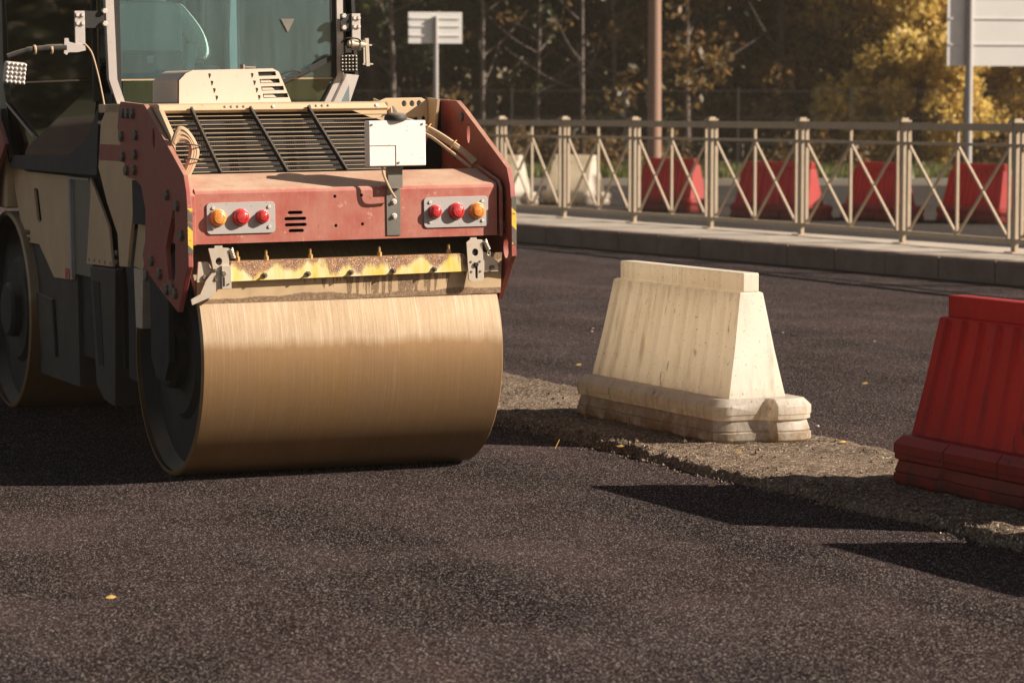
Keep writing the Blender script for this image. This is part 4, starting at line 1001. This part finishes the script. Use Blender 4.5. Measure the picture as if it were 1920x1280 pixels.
def variant(kind):
    if kind == 'tall': 
        t_ = trunk_mesh(11, .2, M['bark']); c_ = crown_mesh('crown', 3.6, 12.5, 3.2, 30, 170, .17, M['leaf_dark']); mt = M['bark']
    elif kind == 'low':
        t_ = trunk_mesh(8, .14, M['bark']); c_ = crown_mesh('crown', .8, 9, 2.9, 34, 170, .15, M['leaf_dark']); mt = M['bark']
    elif kind == 'mid':
        t_ = trunk_mesh(8, .14, M['bark']); c_ = crown_mesh('crown', .8, 9, 2.9, 34, 170, .15, M['leaf_mid']); mt = M['bark']
    elif kind == 'gold':
        t_ = trunk_mesh(8, .14, M['bark']); c_ = crown_mesh('crown', .4, 8.5, 3.1, 58, 200, .14, M['leaf_gold_glow']); mt = M['bark']
    elif kind == 'sapling':
        t_ = trunk_mesh(7, .09, M['bark_pale'], .2); c_ = crown_mesh('crown', .6, 6.5, 1.7, 12, 26, .11, M['leaf_mid'] if random.random() < .5 else M['leaf_dark']); mt = M['bark_pale']
    elif kind == 'birch':
        t_ = trunk_mesh(12, .2, M['birch'], .15); c_ = crown_mesh('crown', 4.5, 12, 2.6, 26, 150, .14, M['leaf_mid']); mt = M['birch']
    return (t_, mt, c_)
def plant_tree(var, x, y, s_, rz, label, group):
    t_, mt, cm = var
    if isinstance(t_, MB):
        pass
    e = empty('tree', (x, y, .12), (0, 0, rz)); e.scale = (s_, s_, s_ * random.uniform(.92, 1.1)); tag(e, label, 'tree', group)
    if 'tm' not in TM.get(id(cm), {}): 
        o = t_.build('trunk', mt, e, smooth=True); TM[id(cm)] = {'tm': o.data}
    else:
        o = bpy.data.objects.new('trunk', TM[id(cm)]['tm']); COL.objects.link(o); o.parent = e
    c = bpy.data.objects.new('crown', cm); COL.objects.link(c); c.parent = e
    return e
TM = {}
vt = [variant('tall'), variant('tall')]; vl = [variant('low'), variant('low')]; vm = [variant('mid'), variant('mid')]; vgd = [variant('gold'), variant('gold')]; vbi = variant('birch'); vs_ = [variant('sapling'), variant('sapling')]
G = 'trees of the wood behind the far road'
for k, (px, Z) in enumerate(((735, 79), (905, 77.5), (1010, 78), (1090, 77), (1150, 79), (1290, 77.5))):
    e = plant_tree(vs_[k % 2], at(px, Z), Z, random.uniform(.8, 1.15), k * 1.7, ['slim sapling left of the small sign pole against the dark wood', 'slim sapling at the dark wood edge right of the small sign', 'slim pale trunked sapling with sunlit leaves above the third railing post', 'slim sapling with sunlit leaves above the railing, left of the lamp pole', 'slim sapling close to the left of the brown lamp pole', 'slim leafy sapling just right of the brown lamp pole'][k], None)
D_LAB = 'tree in the dark wood behind the far road, trunk and leaves lost in deep shade'
# deep shade wood, left and centre
for k in range(26):
    x = -19 + k * 1.25 + random.uniform(-.6, .6); y = random.uniform(80, 92)
    plant_tree(vt[k % 2], x, y, random.uniform(.9, 1.2), random.uniform(0, 6), D_LAB, G)
for k in range(14):
    x = -18 + k * 1.9 + random.uniform(-.6, .6); y = random.uniform(84, 95)
    plant_tree(vl[k % 2], x, y, random.uniform(.8, 1.1), random.uniform(0, 6), D_LAB, G)
for k, (px, Z) in enumerate(((1330, 80), (1400, 83), (1465, 79), (1530, 86))):
    plant_tree(vm[k % 2], at(px, Z), Z, .95, k * 1.3, ['brownish tree right of the brown lamp pole, leaves half in sun', 'brownish tree left of the white birch trunk', 'brownish tree just in front of the white birch trunk', 'brownish tree behind the white birch trunk'][k], None)
plant_tree(vbi, at(1562, 82), 82, 1, 0, 'birch with a white patchy trunk at the top of the photo', None)
GOLD = [(1580, 79, .85, 'golden green tree just right of the white birch trunk'), (1650, 80, .75, 'golden tree midway between the birch and the large grey sign'), (1720, 78, .70, 'golden bushy tree just left of the large grey sign'),
        (1790, 79, .62, 'sunlit golden small tree behind the left half of the large grey sign'), (1850, 78, .58, 'sunlit golden small tree behind the pole and right half of the large sign'), (1910, 79, .55, 'sunlit golden small tree cut by the right edge of the photo'),
        (1970, 78, .50, 'low golden tree just outside the right edge of the photo'), (1700, 86, .90, 'taller golden tree standing deeper, left of the large sign'), (1800, 87, .80, 'taller golden tree standing deeper, behind the large sign'), (1900, 86, .72, 'golden tree standing deeper at the right edge')]
for k, (px, Z, sc, lb) in enumerate(GOLD):
    plant_tree(vgd[k % 2], at(px, Z), Z, sc, k * 2.1, lb, 'sunlit golden trees at the right')
# far mass of the wood
cs = [(random.uniform(-26, 34), random.uniform(96, 102), random.uniform(0, 12)) for _ in range(420)] + [(random.uniform(-130, -26), random.uniform(92, 100), random.uniform(0, 13)) for _ in range(900)]
me = leaf_mesh('far_wood', cs, [2.2] * 1320, 110, .30, M['leaf_dark']); fw = bpy.data.objects.new('far_wood', me); COL.objects.link(fw); tag(fw, kind='stuff')
# undergrowth and grass
cs = [(random.uniform(-17, 18), random.uniform(76, 79), random.uniform(.1, 1.0)) for _ in range(170)]
me = leaf_mesh('undergrowth', cs, [.7] * 170, 110, .09, M['leaf_mid'], .7); ug = bpy.data.objects.new('undergrowth', me); COL.objects.link(ug); tag(ug, kind='stuff')
n = 26000; px_ = rng.uniform(-20, 22, n); py_ = rng.uniform(69.7, 78, n); hh = rng.uniform(.08, .38, n); an = rng.uniform(0, 6.28, n)
V = np.zeros((n, 3, 3)); dx = np.cos(an) * .04; dy = np.sin(an) * .04
V[:, 0] = np.stack([px_ - dx, py_ - dy, np.full(n, .13)], 1); V[:, 1] = np.stack([px_ + dx, py_ + dy, np.full(n, .13)], 1); V[:, 2] = np.stack([px_ + rng.normal(0, .06, n), py_ + rng.normal(0, .06, n), .13 + hh], 1)
me = bpy.data.meshes.new('grass'); me.from_pydata(V.reshape(-1, 3).tolist(), [], np.arange(n * 3).reshape(-1, 3).tolist()); me.materials.append(M['grass'])
gr = bpy.data.objects.new('grass', me); COL.objects.link(gr); tag(gr, kind='stuff')
# wire mesh fence at the wood edge
wf = empty('mesh_fence', (0, 75.2, .13)); tag(wf, 'tall dark wire mesh fence along the edge of the wood', 'fence')
for k in range(13):
    MB().box(-18 + k * 3 - .035, -18 + k * 3 + .035, -.035, .035, 0, 2.3).build('post', M['dark_grey'], wf)
for z_ in (.1, .8, 1.5, 2.2): MB().box(-18, 18, -.012, .012, z_ - .012, z_ + .012).build('rail', M['dark_grey'], wf)
wm = MB()
for k in range(360): wm.box(-18 + k * .1 - .003, -18 + k * .1 + .003, .014, .020, .05, 2.25)
tag(wm.build('fence_wires', M['dark_grey'], wf), kind='stuff')

# ------------------------------------------------------------------ small litter on the asphalt
def gpt(px, py, z=0):
    p = math.atan(435 / 5300); x = (px - 960) / 5300; y = -(py - 640) / 5300
    d = Vector((x, math.cos(p) + y * math.sin(p), -math.sin(p) + y * math.cos(p))); t_ = (z - 1.85) / d.z
    return Vector((0, 0, 1.85)) + d * t_
lv_pts = [(208, 1122, .0, 'small curled yellow leaf lying alone on the asphalt at lower left'), (1042, 842, .0, 'thin pale twig standing at the left end of the rough strip edge'), (1622, 720, 0, 'pale torn leaf on smooth asphalt left of the big red barrier'),
          (1500, 822, .05, 'yellow leaf leaning against the near foot of the white barrier'), (1335, 912, .05, 'small pale leaf inside the shadow of the red barrier'), (1085, 685, 0, 'tiny pale leaf on asphalt left of the white barrier'),
          (1580, 830, .05, 'yellow leaf on the strip midway between white and red barriers'), (1747, 1003, .05, 'orange leaf on the broken strip edge at lower right'), (1163, 838, .05, 'yellowish leaf on the strip at the corner of the white barrier shadow'), (1385, 850, .05, 'dry yellow leaf on the strip below the white barrier end')]
for px, py, z, lb in lv_pts:
    p = gpt(px, py, z); m = MB(); r = .022 if px != 1042 else .03; a = random.uniform(-.4, .4)
    if px == 1042: m.bar((-.004, 0, 0), (.02, .01, .05), .004, .004)
    else:
        pts = [(-1, 0, .1), (-.5, .35, .3), (.2, .4, .5), (1, .05, .2), (.3, -.35, .0), (-.4, -.35, .02)]
        v = [Vector((x * math.cos(a) - y * math.sin(a), x * math.sin(a) + y * math.cos(a), z_)) * r for x, y, z_ in pts] + [Vector((0, 0, .25)) * r]
        m.add(v + [q - Vector((0, 0, .001)) for q in v], [(6, i, (i + 1) % 6) for i in range(6)] + [(13, (i + 1) % 6 + 7, i + 7) for i in range(6)])
    o = m.build('fallen_leaf' if px != 1042 else 'twig', M['dry_leaf']); o.location = p + Vector((0, 0, .003)); tag(o, lb, 'leaf' if px != 1042 else 'twig')
peb = [(1165, 612), (1112, 616), (1468, 624), (1408, 640), (1533, 800), (1110, 622), (1145, 655), (1640, 640)]
for i, (px, py) in enumerate(peb):
    p = gpt(px, py); m = MB(); m.lathe([(0, .012), (.009, .009), (.012, .003), (.009, 0), (0, 0)], (0, 0, 1), (0, 0, 0), 6)
    o = m.build('pebble', M['stone'], smooth=True); o.location = p; o.scale = (random.uniform(.7, 1.2),) * 3; tag(o, 'tiny pale pebble lying on the dark asphalt around the white barrier', 'pebble', 'pale pebbles on the asphalt')

# ------------------------------------------------------------------ thin warm haze, added to suggest a glow
hz = MB().box(-140, 140, -8, 180, -1.2, 16).build('haze', bpy.data.materials.new('glow_haze')); tag(hz, kind='stuff')
hm = hz.data.materials[0]; hm.use_nodes = True; ht = hm.node_tree; ht.nodes.remove(ht.nodes['Principled BSDF'])
pvn = ht.nodes.new('ShaderNodeVolumePrincipled'); pvn.inputs['Color'].default_value = (.95, .82, .66, 1); pvn.inputs['Density'].default_value = .0004; pvn.inputs['Anisotropy'].default_value = .2
ht.links.new(pvn.outputs[0], ht.nodes['Material Output'].inputs['Volume'])
